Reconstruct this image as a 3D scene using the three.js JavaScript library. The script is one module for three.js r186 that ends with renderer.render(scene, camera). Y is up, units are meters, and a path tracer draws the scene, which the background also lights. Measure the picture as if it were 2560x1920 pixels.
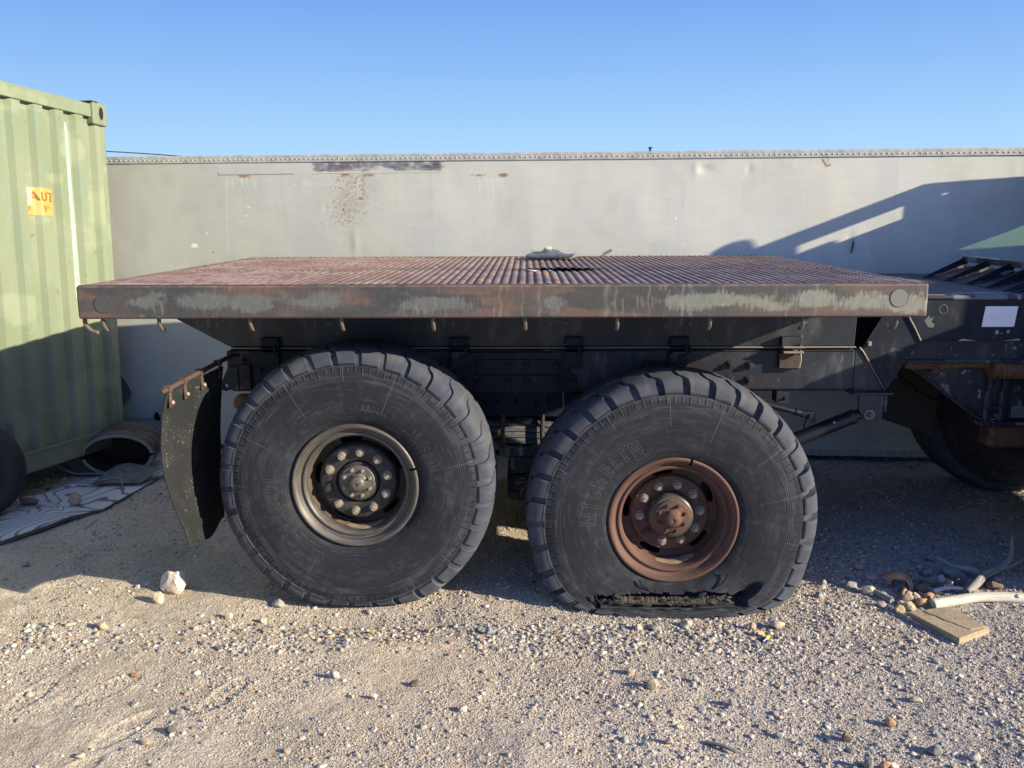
import * as THREE from 'three';
import { RoundedBoxGeometry } from 'three/addons/geometries/RoundedBoxGeometry.js';
import { mergeGeometries, mergeVertices, toCreasedNormals } from 'three/addons/utils/BufferGeometryUtils.js';

// ------------------------------------------------------------------ camera, sky, sun, exposure
const scene = new THREE.Scene();
const W = 1024, H = 768;
const camera = new THREE.PerspectiveCamera(2 * Math.atan(960 / 2200) * 180 / Math.PI, W / H, 0.05, 2000);
camera.position.set(0, 1.95, 0);
{ // looks slightly down and a touch to the left, with a hair of roll
  const f = new THREE.Vector3(-0.01704521, -0.19132162, -0.98137939), r = new THREE.Vector3(0.99984, -0.0044, -0.0165);
  const up = new THREE.Vector3().crossVectors(r, f).normalize(); r.crossVectors(f, up).normalize();
  camera.quaternion.setFromRotationMatrix(new THREE.Matrix4().makeBasis(r, up, f.clone().negate()));
}
const renderer = new THREE.WebGLRenderer({ antialias: true });
renderer.setSize(W, H);
renderer.toneMapping = THREE.LinearToneMapping;
renderer.toneMappingExposure = 2.0;
renderer.shadowMap.enabled = true;
const SUN = new THREE.Vector3(1, 0.39, 0.38).normalize();   // towards the sun
{
  const w = 512, h = 256, d = new Float32Array(w * h * 4), K = 1 / renderer.toneMappingExposure;
  // clear late-afternoon sky: pale at the horizon, deep blue overhead (elevation in degrees, linear rgb as seen)
  const stops = [[-90, .30, .24, .18], [-2, .42, .38, .32], [0, .56, .80, 1.0], [2.5, .48, .74, 1.0], [5, .39, .655, .99], [8.5, .285, .53, .95], [12.5, .20, .405, .885], [20, .145, .315, .80], [35, .105, .25, .72], [60, .09, .22, .66], [90, .085, .21, .63]];
  const dir = new THREE.Vector3();
  for (let j = 0; j < h; j++) for (let i = 0; i < w; i++) {
    const el = ((j + .5) / h - .5) * 180, az = ((i + .5) / w - .5) * 2 * Math.PI;
    let k = 0; while (k < stops.length - 2 && el > stops[k + 1][0]) k++;
    const a = stops[k], b = stops[k + 1], t = THREE.MathUtils.clamp((el - a[0]) / (b[0] - a[0]), 0, 1);
    dir.set(Math.cos(el * Math.PI / 180) * Math.cos(az), Math.sin(el * Math.PI / 180), Math.cos(el * Math.PI / 180) * Math.sin(az));
    const c = Math.max(0, dir.dot(SUN)), glow = el > -1 ? .14 * c * c + .35 * Math.pow(c, 8) + .6 * Math.pow(c, 60) : 0, o = (j * w + i) * 4;
    d[o] = (a[1] + (b[1] - a[1]) * t + glow * .9) * K; d[o + 1] = (a[2] + (b[2] - a[2]) * t + glow * .85) * K; d[o + 2] = (a[3] + (b[3] - a[3]) * t + glow * .7) * K; d[o + 3] = 1;
  }
  const sky = new THREE.DataTexture(d, w, h, THREE.RGBAFormat, THREE.FloatType);
  sky.mapping = THREE.EquirectangularReflectionMapping; sky.magFilter = sky.minFilter = THREE.LinearFilter; sky.wrapS = THREE.RepeatWrapping; sky.needsUpdate = true;
  scene.background = sky; scene.environment = sky;
}
const sun = new THREE.DirectionalLight(new THREE.Color(1, .885, .635), 4.9);
sun.position.copy(SUN).multiplyScalar(30); sun.target.position.set(0, 0, -5);
sun.position.add(sun.target.position);
sun.castShadow = true; sun.shadow.radius = 1.1; sun.shadow.mapSize.set(4096, 4096);
Object.assign(sun.shadow.camera, { left: -14, right: 14, top: 10, bottom: -10, near: 1, far: 70 });
scene.add(sun, sun.target);

// ------------------------------------------------------------------ helpers
const V = (x, y, z) => new THREE.Vector3(x, y, z);
const lerp = THREE.MathUtils.lerp, clamp = THREE.MathUtils.clamp, PI = Math.PI;
const sst = (a, b, x) => { const t = clamp((x - a) / (b - a), 0, 1); return t * t * (3 - 2 * t); };
function rng(seed) { let s = seed | 0; return () => { s = (s + 0x6d2b79f5) | 0; let t = Math.imul(s ^ (s >>> 15), 1 | s); t = (t + Math.imul(t ^ (t >>> 7), 61 | t)) ^ t; return ((t ^ (t >>> 14)) >>> 0) / 4294967296; }; }
const hash = (x, y, s) => { let h = Math.imul(x, 374761393) ^ Math.imul(y, 668265263) ^ Math.imul(s, 1442695041); h = Math.imul(h ^ (h >>> 13), 1274126177); return ((h ^ (h >>> 16)) >>> 0) / 4294967296; };
function vn(x, y, s, px = 0, py = 0) { // value noise, periodic when px, py are given
  const xi = Math.floor(x), yi = Math.floor(y); let fx = x - xi, fy = y - yi; fx = fx * fx * (3 - 2 * fx); fy = fy * fy * (3 - 2 * fy);
  const m = (a, p) => p ? ((a % p) + p) % p : a, x0 = m(xi, px), x1 = m(xi + 1, px), y0 = m(yi, py), y1 = m(yi + 1, py);
  const a = hash(x0, y0, s), b = hash(x1, y0, s), c = hash(x0, y1, s), d = hash(x1, y1, s);
  return a + (b - a) * fx + (c - a) * fy + (a - b - c + d) * fx * fy;
}
function fb(x, y, s, oct = 4, px = 0, py = 0) { let v = 0, a = .5, t = 0; for (let i = 0; i < oct; i++) { v += a * vn(x, y, s + i * 17, px, py); t += a; x *= 2; y *= 2; px *= 2; py *= 2; a *= .5; } return v / t; }
// colour texture from a per-pixel function returning linear rgb 0..1; (u, v) run 0..1, v upwards
const toS = (c) => { c = clamp(c, 0, 1); return 255 * (c <= .0031308 ? c * 12.92 : 1.055 * Math.pow(c, 1 / 2.4) - .055); };
function ctex(w, h, f, wrap = true) {
  const d = new Uint8Array(w * h * 4), o = [0, 0, 0];
  for (let j = 0; j < h; j++) for (let i = 0; i < w; i++) { f((i + .5) / w, (j + .5) / h, o); const k = (j * w + i) * 4; d[k] = toS(o[0]); d[k + 1] = toS(o[1]); d[k + 2] = toS(o[2]); d[k + 3] = 255; }
  const t = new THREE.DataTexture(d, w, h, THREE.RGBAFormat); t.colorSpace = THREE.SRGBColorSpace; fin(t, wrap); return t;
}
function gtex(w, h, f, wrap = true) {
  const d = new Uint8Array(w * h * 4);
  for (let j = 0; j < h; j++) for (let i = 0; i < w; i++) { const g = 255 * clamp(f((i + .5) / w, (j + .5) / h), 0, 1), k = (j * w + i) * 4; d[k] = d[k + 1] = d[k + 2] = g; d[k + 3] = 255; }
  const t = new THREE.DataTexture(d, w, h, THREE.RGBAFormat); fin(t, wrap); return t;
}
function fin(t, wrap) { t.magFilter = THREE.LinearFilter; t.minFilter = THREE.LinearMipmapLinearFilter; t.generateMipmaps = true; t.wrapS = t.wrapT = wrap ? THREE.RepeatWrapping : THREE.ClampToEdgeWrapping; t.needsUpdate = true; }
const rep = (t, mx, my = mx) => { const c = t.clone(); c.repeat.set(1 / mx, 1 / my); c.needsUpdate = true; return c; };
const mix3 = (o, c, t) => { o[0] += (c[0] - o[0]) * t; o[1] += (c[1] - o[1]) * t; o[2] += (c[2] - o[2]) * t; };
const std = (o) => new THREE.MeshStandardMaterial({ roughness: .85, metalness: 0, ...o });

// box-mapped uv in metres
function boxUV(g) {
  if (g.index) g = g.toNonIndexed();
  const p = g.attributes.position, uv = new Float32Array(p.count * 2), a = V(), b = V(), c = V(), n = V();
  for (let i = 0; i < p.count; i += 3) {
    a.fromBufferAttribute(p, i); b.fromBufferAttribute(p, i + 1); c.fromBufferAttribute(p, i + 2);
    n.copy(b).sub(a).cross(c.clone().sub(a)); const ax = Math.abs(n.x), ay = Math.abs(n.y), az = Math.abs(n.z);
    [a, b, c].forEach((q, k) => { const o = (i + k) * 2; if (az >= ax && az >= ay) { uv[o] = q.x; uv[o + 1] = q.y; } else if (ax >= ay) { uv[o] = q.z; uv[o + 1] = q.y; } else { uv[o] = q.x; uv[o + 1] = q.z; } });
  }
  g.setAttribute('uv', new THREE.BufferAttribute(uv, 2)); return g;
}
const strip = (g) => { if (g.index) g = g.toNonIndexed(); for (const k of Object.keys(g.attributes)) if (!['position', 'normal', 'uv'].includes(k)) g.deleteAttribute(k); return g; };
const merge = (a) => a.length === 1 ? strip(a[0]) : mergeGeometries(a.map(strip));
const bx = (x0, x1, y0, y1, z0, z1, r = .004) => { const w = x1 - x0, h = y1 - y0, d = z1 - z0; r = Math.min(r, w * .45, h * .45, d * .45); return new RoundedBoxGeometry(w, h, d, 1, r).translate((x0 + x1) / 2, (y0 + y1) / 2, (z0 + z1) / 2); };
function prism(pts, z0, z1, bev = .003) { // polygon in x, y extruded from z0 to z1
  const s = new THREE.Shape(pts.map((p) => new THREE.Vector2(p[0], p[1])));
  const g = new THREE.ExtrudeGeometry(s, { depth: Math.max(1e-4, z1 - z0 - 2 * bev), bevelEnabled: bev > 0, bevelThickness: bev, bevelSize: bev, bevelOffset: -bev, bevelSegments: 1 }); return g.translate(0, 0, z0 + bev);
}
function rod(a, b, r0, r1 = r0, seg = 14) { const d = b.clone().sub(a), g = new THREE.CylinderGeometry(r1, r0, d.length(), seg); g.translate(0, d.length() / 2, 0); g.applyQuaternion(new THREE.Quaternion().setFromUnitVectors(V(0, 1, 0), d.clone().normalize())); return g.translate(a.x, a.y, a.z); }
const tube = (pts, r, n = 24, seg = 8, tension = .5) => new THREE.TubeGeometry(new THREE.CatmullRomCurve3(pts.map((p) => p.isVector3 ? p : V(...p)), false, 'catmullrom', tension), n, r, seg, false);
function capTube(pts, r, n, seg) { const P = pts.map((p) => p.isVector3 ? p : V(...p)); const g = [tube(P, r, n, seg), new THREE.SphereGeometry(r, seg, 5).translate(...P[0].toArray()), new THREE.SphereGeometry(r, seg, 5).translate(...P[P.length - 1].toArray())]; return merge(g); }
const hexBolt = (r, h) => merge([new THREE.CylinderGeometry(r, r, h, 6).rotateX(PI / 2).translate(0, 0, h / 2), new THREE.CylinderGeometry(r * 1.35, r * 1.4, h * .22, 14).rotateX(PI / 2).translate(0, 0, h * .11), new THREE.CylinderGeometry(r * .5, r * .5, h * .5, 10).rotateX(PI / 2).translate(0, 0, h * 1.2)]);
function grid(nu, nv, f, wind = 1) { // surface f(u, v) -> [x, y, z, tu, tv]
  const p = [], uv = [], ix = [];
  for (let j = 0; j <= nv; j++) for (let i = 0; i <= nu; i++) { const q = f(i / nu, j / nv, i, j); p.push(q[0], q[1], q[2]); uv.push(q[3] ?? i / nu, q[4] ?? j / nv); }
  for (let j = 0; j < nv; j++) for (let i = 0; i < nu; i++) { const a = j * (nu + 1) + i, b = a + 1, c = a + nu + 1, d = c + 1; if (wind > 0) ix.push(a, b, d, a, d, c); else ix.push(a, d, b, a, c, d); }
  const g = new THREE.BufferGeometry(); g.setAttribute('position', new THREE.Float32BufferAttribute(p, 3)); g.setAttribute('uv', new THREE.Float32BufferAttribute(uv, 2)); g.setIndex(ix); g.computeVertexNormals(); return g;
}

const used = {};
const numbered = (n) => { const k = used[n] = (used[n] ?? -1) + 1; return k ? n + '_' + String(k).padStart(3, '0') : n; };
function sh(o) { o.traverse((q) => { if (q.isMesh) { q.castShadow = true; q.receiveShadow = true; } }); return o; }
function thing(name, label, category, base = [0, 0, 0], group) {
  const o = new THREE.Group(); o.name = numbered(name); o.position.set(...base); scene.add(o);
  o.userData = { label, category }; if (group) o.userData.group = group; return o;
}
// a named part; geometry is given in world metres and shifted to the base of its thing
function part(name, geos, mat, parent, label) {
  let g = Array.isArray(geos) ? merge(geos) : geos; const root = rootOf(parent);
  g = g.clone(); g.translate(-root.position.x, -root.position.y, -root.position.z);
  const m = new THREE.Mesh(g, mat); m.name = name; if (label) m.userData.label = label; parent.add(m); return sh(m);
}
const rootOf = (o) => { while (o.parent && o.parent !== scene) o = o.parent; return o; };
function single(name, geos, mat, label, category, base, group) { // a thing of one mesh, geometry in world metres
  const g = (Array.isArray(geos) ? merge(geos) : geos).clone(); g.translate(-base[0], -base[1], -base[2]);
  const m = new THREE.Mesh(g, mat); m.name = numbered(name); m.position.set(...base); m.userData = { label, category }; if (group) m.userData.group = group; scene.add(m); return sh(m);
}
const lab = (o, label, category, group) => { o.userData.label = label; if (category) o.userData.category = category; if (group) o.userData.group = group; return o; };

// ------------------------------------------------------------------ materials
// black paint gone dusty and chipped, about 1.2 m a tile
function blackPaint(seed, dust, chips, rust, flakes = 0) {
  return ctex(1024, 1024, (u, v, o) => {
    const a = fb(u * 6, v * 6, seed, 5, 6, 6), b = fb(u * 40, v * 10, seed + 3, 4, 40, 10), e = fb(u * 24, v * 24, seed + 9, 4, 24, 24), f = fb(u * 5, v * 9, seed + 5, 4, 5, 9);
    o[0] = .009; o[1] = .013; o[2] = .027;
    mix3(o, [.075, .083, .098], dust * sst(.35, .75, a) * (.35 + .65 * sst(.3, .7, b))); mix3(o, [.12, .12, .12], .5 * dust * sst(.62, .75, b) * sst(.4, .6, a));
    mix3(o, [.045, .022, .014], rust * sst(.45, .7, f) * sst(.3, .6, e));
    if (flakes) { const q = fb(u * 8 + .3 * a, v * 5, seed + 31, 5, 8, 5); mix3(o, [.15, .17, .175], .85 * flakes * sst(.605, .625, q)); mix3(o, [.06, .05, .045], .5 * flakes * sst(.57, .605, q) * (1 - sst(.605, .625, q))); }
    mix3(o, [.20, .205, .195], .6 * chips * sst(.70, .735, e * .7 + a * .3));
    mix3(o, [.30, .29, .26], chips * .35 * sst(.80, .84, fb(u * 60, v * 60, seed + 21, 3, 60, 60)));
  });
}
const PB = blackPaint(11, .22, .4, .25), PW = blackPaint(31, .62, .5, .35), PF = blackPaint(57, .35, 1.9, .15, 1);
const bumpFine = gtex(512, 512, (u, v) => fb(u * 40, v * 40, 5, 4, 40, 40) * .6 + fb(u * 7, v * 7, 8, 3, 7, 7) * .4);
const rustTex = (seed, c0, c1, c2) => ctex(512, 512, (u, v, o) => {
  const a = fb(u * 5, v * 5, seed, 5, 5, 5), b = fb(u * 30, v * 30, seed + 4, 4, 30, 30), c = fb(u * 12, v * 12, seed + 8, 4, 12, 12);
  o[0] = c0[0]; o[1] = c0[1]; o[2] = c0[2]; mix3(o, c1, sst(.35, .65, a)); mix3(o, c2, .8 * sst(.52, .7, c)); const k = .75 + .5 * b; o[0] *= k; o[1] *= k; o[2] *= k;
});
const RUST_RED = rustTex(71, [.085, .040, .030], [.125, .060, .045], [.07, .045, .038]);
const RUST_OR = rustTex(83, [.11, .055, .03], [.16, .085, .045], [.07, .05, .04]);
const STEEL = rustTex(97, [.082, .078, .076], [.135, .13, .125], [.09, .062, .045]);
const DARKST = rustTex(103, [.022, .022, .024], [.045, .042, .04], [.06, .05, .042]);
const M = {
  black: new THREE.MeshPhysicalMaterial({ specularIntensity: .45, map: rep(PB, 1.2), roughness: .55, bumpMap: rep(bumpFine, .5), bumpScale: .0006 }),
  blackWorn: std({ map: rep(PW, 1.3), roughness: .5, bumpMap: rep(bumpFine, .5), bumpScale: .0008 }),
  blackFlake: std({ map: rep(PF, .9), roughness: .55, bumpMap: rep(bumpFine, .5), bumpScale: .0008 }),
  gloss: std({ color: new THREE.Color(.012, .014, .022), roughness: .33, bumpMap: rep(bumpFine, .6), bumpScale: .0003 }),
  rust: std({ map: rep(RUST_RED, .5), roughness: .8, bumpMap: rep(bumpFine, .3), bumpScale: .001 }),
  rustOr: std({ map: rep(RUST_OR, .4), roughness: .85, bumpMap: rep(bumpFine, .3), bumpScale: .001 }),
  steel: std({ map: rep(STEEL, .4), roughness: .5, metalness: .35, bumpMap: rep(bumpFine, .3), bumpScale: .0006 }),
  dark: std({ map: rep(DARKST, .4), roughness: .6, metalness: .2, bumpMap: rep(bumpFine, .3), bumpScale: .001 }),
  nut: std({ map: rep(STEEL, .1), roughness: .45, metalness: .5 }),
  nutPale: std({ color: new THREE.Color(.30, .26, .22), roughness: .5, metalness: .3, map: rep(STEEL, .2), }),
  rustBar: std({ map: rep(rustTex(117, [.075, .042, .028], [.105, .062, .042], [.06, .048, .042]), .12), roughness: .85, bumpMap: rep(bumpFine, .1), bumpScale: .001 }),
  rustDark: std({ map: rep(rustTex(113, [.045, .032, .027], [.075, .05, .04], [.05, .045, .045]), .15), roughness: .75 }),
  seam: std({ color: new THREE.Color(.24, .21, .17), roughness: .7, bumpMap: rep(bumpFine, .1), bumpScale: .002 }),
  void: std({ color: new THREE.Color(.008, .008, .009), roughness: 1 }),
};
M.nutPale.map = null;

// ------------------------------------------------------------------ ground
function footprint(x, z) {
  let h = 0;
  for (const [cx, cz, a, s] of [[-1.55, -3.05, .5, 1], [-1.62, -2.75, .4, 1], [-1.75, -3.35, .6, 1], [-1.25, -3.3, .35, 1], [-2.05, -3.3, .2, 1.25]]) {
    const dx = x - cx, dz = z - cz, u = (dx * Math.cos(a) + dz * Math.sin(a)) / .055, w = (-dx * Math.sin(a) + dz * Math.cos(a)) / .15, q = u * u + w * w;
    if (q < 1.6) { const k = 1 - sst(.75, 1.05, q); h -= .004 * k * s; h += k * .002 * Math.sin(w * 22 + Math.abs(u) * 5); h += .0025 * Math.exp(-((q - 1.2) ** 2) * 20); }
  }
  return h;
}
function groundH(x, z) {
  let h = (fb(x * .8 + 9, z * .8 + 4, 3, 3) - .5) * .05 * sst(-1.5, -3, z) + (fb(x * 4, z * 4, 7, 3) - .5) * .022 + (fb(x * 17, z * 17, 9, 3) - .5) * .008;
  h += footprint(x, z);
  for (const [cx, w, hh] of [[-.8, .55, -.03], [.72, .60, -.012]]) { // gravel heaped against both tyres
    const dx = (x - cx) / w, dz = (z + 4.02) / .16; h += hh * Math.exp(-dx * dx * dx * dx - dz * dz);
  }
  h += .02 * Math.exp(-(((z + 3.75) / .09) ** 2)) * sst(-2.2, -1, x) * (1 - sst(.2, .9, x)) * fb(x * 5, z * 2, 33, 2); // old rut edge
  h -= .03 * sst(-1.95, -2.4, x) * Math.exp(-(((z + 3.1 + x * .25) / .35) ** 2));
  const far = Math.max(0, Math.hypot(x, z + 4) - 9); return h * (far ? Math.max(0, 1 - far / 20) : 1);
}
const G_COL = ctex(2048, 2048, (u, v, o) => {
  const a = fb(u * 4, v * 4, 201, 4, 4, 4), b = fb(u * 90, v * 90, 205, 3, 90, 90), c = fb(u * 300, v * 300, 209, 2, 300, 300), s = vn(u * 220, v * 220, 215, 220, 220);
  o[0] = .42; o[1] = .358; o[2] = .296; mix3(o, [.495, .43, .362], sst(.4, .65, a)); mix3(o, [.33, .285, .24], .7 * sst(.5, .72, b)); 
  const k = .62 + .76 * c; o[0] *= k; o[1] *= k; o[2] *= k;
  if (s > .83) mix3(o, [.44, .40, .36], (s - .83) * 4); else if (s < .12) mix3(o, [.12, .11, .11], (.12 - s) * 6);
});
const G_BMP = gtex(2048, 2048, (u, v) => .5 * fb(u * 110, v * 110, 231, 4, 110, 110) + .5 * Math.pow(vn(u * 260, v * 260, 237, 260, 260), 2));
{
  const ax = (lo, hi, step, far) => { const a = []; for (let x = lo; x <= hi + 1e-6; x += step) a.push(x); let s = step; const L = [], R = []; let x = lo; while (x > -far) { s *= 1.45; x -= s; L.unshift(x); } s = step; x = hi; while (x < far) { s *= 1.45; x += s; R.push(x); } return [...L, ...a, ...R]; };
  const xs = ax(-3.7, 3.1, .0125, 900), zs = ax(-7.2, -1.9, .0125, 900), nx = xs.length, nz = zs.length, p = new Float32Array(nx * nz * 3), uv = new Float32Array(nx * nz * 2), col = new Float32Array(nx * nz * 3), ix = new Uint32Array((nx - 1) * (nz - 1) * 6);
  for (let j = 0, k = 0; j < nz; j++) for (let i = 0; i < nx; i++, k++) {
    const x = xs[i], z = zs[j]; p[k * 3] = x; p[k * 3 + 1] = groundH(x, z); p[k * 3 + 2] = z; uv[k * 2] = x; uv[k * 2 + 1] = -z;
    const a = fb(x * 1.1, z * 1.1, 41, 3), g = sst(-.3, 1.8, x + (fb(x * 2, z * 2, 45, 2) - .5) * 2), b = .88 + .24 * a;
    col[k * 3] = b * lerp(1.04, .90, g); col[k * 3 + 1] = b * lerp(1.01, .92, g); col[k * 3 + 2] = b * lerp(.96, .98, g);
  }
  for (let j = 0, k = 0; j < nz - 1; j++) for (let i = 0; i < nx - 1; i++) { const a = j * nx + i, b = a + 1, c = a + nx, d = c + 1; ix[k++] = a; ix[k++] = c; ix[k++] = b; ix[k++] = b; ix[k++] = c; ix[k++] = d; }
  const g = new THREE.BufferGeometry(); g.setAttribute('position', new THREE.BufferAttribute(p, 3)); g.setAttribute('uv', new THREE.BufferAttribute(uv, 2)); g.setAttribute('color', new THREE.BufferAttribute(col, 3)); g.setIndex(new THREE.BufferAttribute(ix, 1)); g.computeVertexNormals();
  const m = new THREE.Mesh(g, std({ map: rep(G_COL, 1.9), bumpMap: rep(G_BMP, 1.3), bumpScale: .0048, roughness: 1, vertexColors: true }));
  m.name = 'ground'; m.userData = { kind: 'structure', label: 'tan gravelly desert ground of the storage yard' }; m.receiveShadow = true; scene.add(m);
}

// angular or rounded stones
function stoneGeo(seed, detail, cuts, round = .12) {
  let g = new THREE.IcosahedronGeometry(1, detail); g.deleteAttribute('uv'); g.deleteAttribute('normal'); g = mergeVertices(g, 1e-4);
  const r = rng(seed), p = g.attributes.position, v = V(), planes = [];
  for (let i = 0; i < cuts; i++) planes.push([V(r() * 2 - 1, r() * 2 - 1, r() * 2 - 1).normalize(), .55 + .3 * r()]);
  for (let i = 0; i < p.count; i++) {
    v.fromBufferAttribute(p, i);
    for (const [n, d] of planes) { const e = v.dot(n) - d; if (e > 0) v.addScaledVector(n, -e * .92); }
    v.multiplyScalar(1 + round * (vn(v.x * 2.2 + 9 + seed, v.y * 2.2 + v.z * 1.7 + 5, seed) - .5) + round * .5 * (vn(v.x * 6 + seed, v.y * 6 - v.z * 5, seed + 3) - .5)); p.setXYZ(i, v.x, v.y, v.z);
  }
  g.computeVertexNormals(); g = cuts ? toCreasedNormals(g, .5) : g; return g;
}
const PEB = [[.48, .43, .37], [.45, .39, .33], [.40, .34, .28], [.44, .37, .33], [.32, .31, .31], [.24, .23, .23], [.46, .41, .35], [.42, .36, .30], [.52, .49, .45], [.25, .26, .275], [.36, .24, .17], [.44, .37, .30], [.30, .25, .205], [.16, .15, .155], [.50, .44, .36]];
{
  const gravel = thing('gravel', 'loose pebbles and grit spread over the whole yard ground', undefined); delete gravel.userData.category; gravel.userData.kind = 'stuff';
  const r = rng(4242), mat = std({ color: 0xffffff, roughness: .92 }), lists = [[], [], [], [], []], c = new THREE.Color(), q = new THREE.Quaternion(), e = new THREE.Euler(), m4 = new THREE.Matrix4();
  const geos = [stoneGeo(1, 1, 4), stoneGeo(2, 1, 6), stoneGeo(3, 1, 3, .2), stoneGeo(4, 0, 0), stoneGeo(5, 0, 0, .4)];
  const clump = (x, z) => { const n = fb(x * 1.7 + 3, z * 1.7, 61, 3), right = sst(-.8, 2.2, x + .3 * (z + 4)); return clamp(.24 + .55 * right + (n - .5) * 2.0, .04, 1.2); };
  const put = (n, x0, x1, z0, z1, s0, s1, pow, far) => {
    for (let i = 0; i < n; i++) {
      const x = lerp(x0, x1, r()), t = r(), z = lerp(z0, z1, far ? t : Math.pow(t, .9)); const sz = s0 + (s1 - s0) * Math.pow(r(), pow), pk = r();
      if (Math.abs(x) > -z * .66 + .25 || pk > clump(x, z)) continue;
      const flat = .5 + .4 * r(), sx = sz * (.8 + .5 * r()), sy = sz * flat, s2 = sz * (.75 + .4 * r());
      e.set((r() - .5) * .7, r() * 6.283, (r() - .5) * .7); q.setFromEuler(e);
      m4.compose(V(x, groundH(x, z) + sy * (-.15 + .5 * r()), z), q, V(sx, sy, s2));
      const p = PEB[Math.floor(r() * PEB.length)], k = .72 + .5 * r(); lists[sz < .0042 ? 3 + (i & 1) : i % 3].push([m4.clone(), p[0] * k, p[1] * k, p[2] * k]);
    }
  };
  put(460000, -2.6, 2.9, -1.95, -5.0, .0016, .0044, 1.3, false);
  put(52000, -3.7, 3.6, -1.95, -7.1, .0042, .010, 2.6, true);
  put(7500, -3.7, 3.6, -1.95, -6.9, .009, .017, 3.0, true);
  put(11000, .3, 2.9, -1.95, -5.2, .005, .013, 2.4, true);
  put(4200, -2.4, 1.2, -3.65, -3.95, .004, .016, 2.2, true);
  lists.forEach((L, k) => {
    const im = new THREE.InstancedMesh(geos[k], mat, L.length); im.name = 'pebble_scatter';
    L.forEach(([m, a, b, d], i) => { im.setMatrixAt(i, m); im.setColorAt(i, c.setRGB(a, b, d)); }); im.castShadow = im.receiveShadow = true; gravel.add(im);
  });
}

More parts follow.
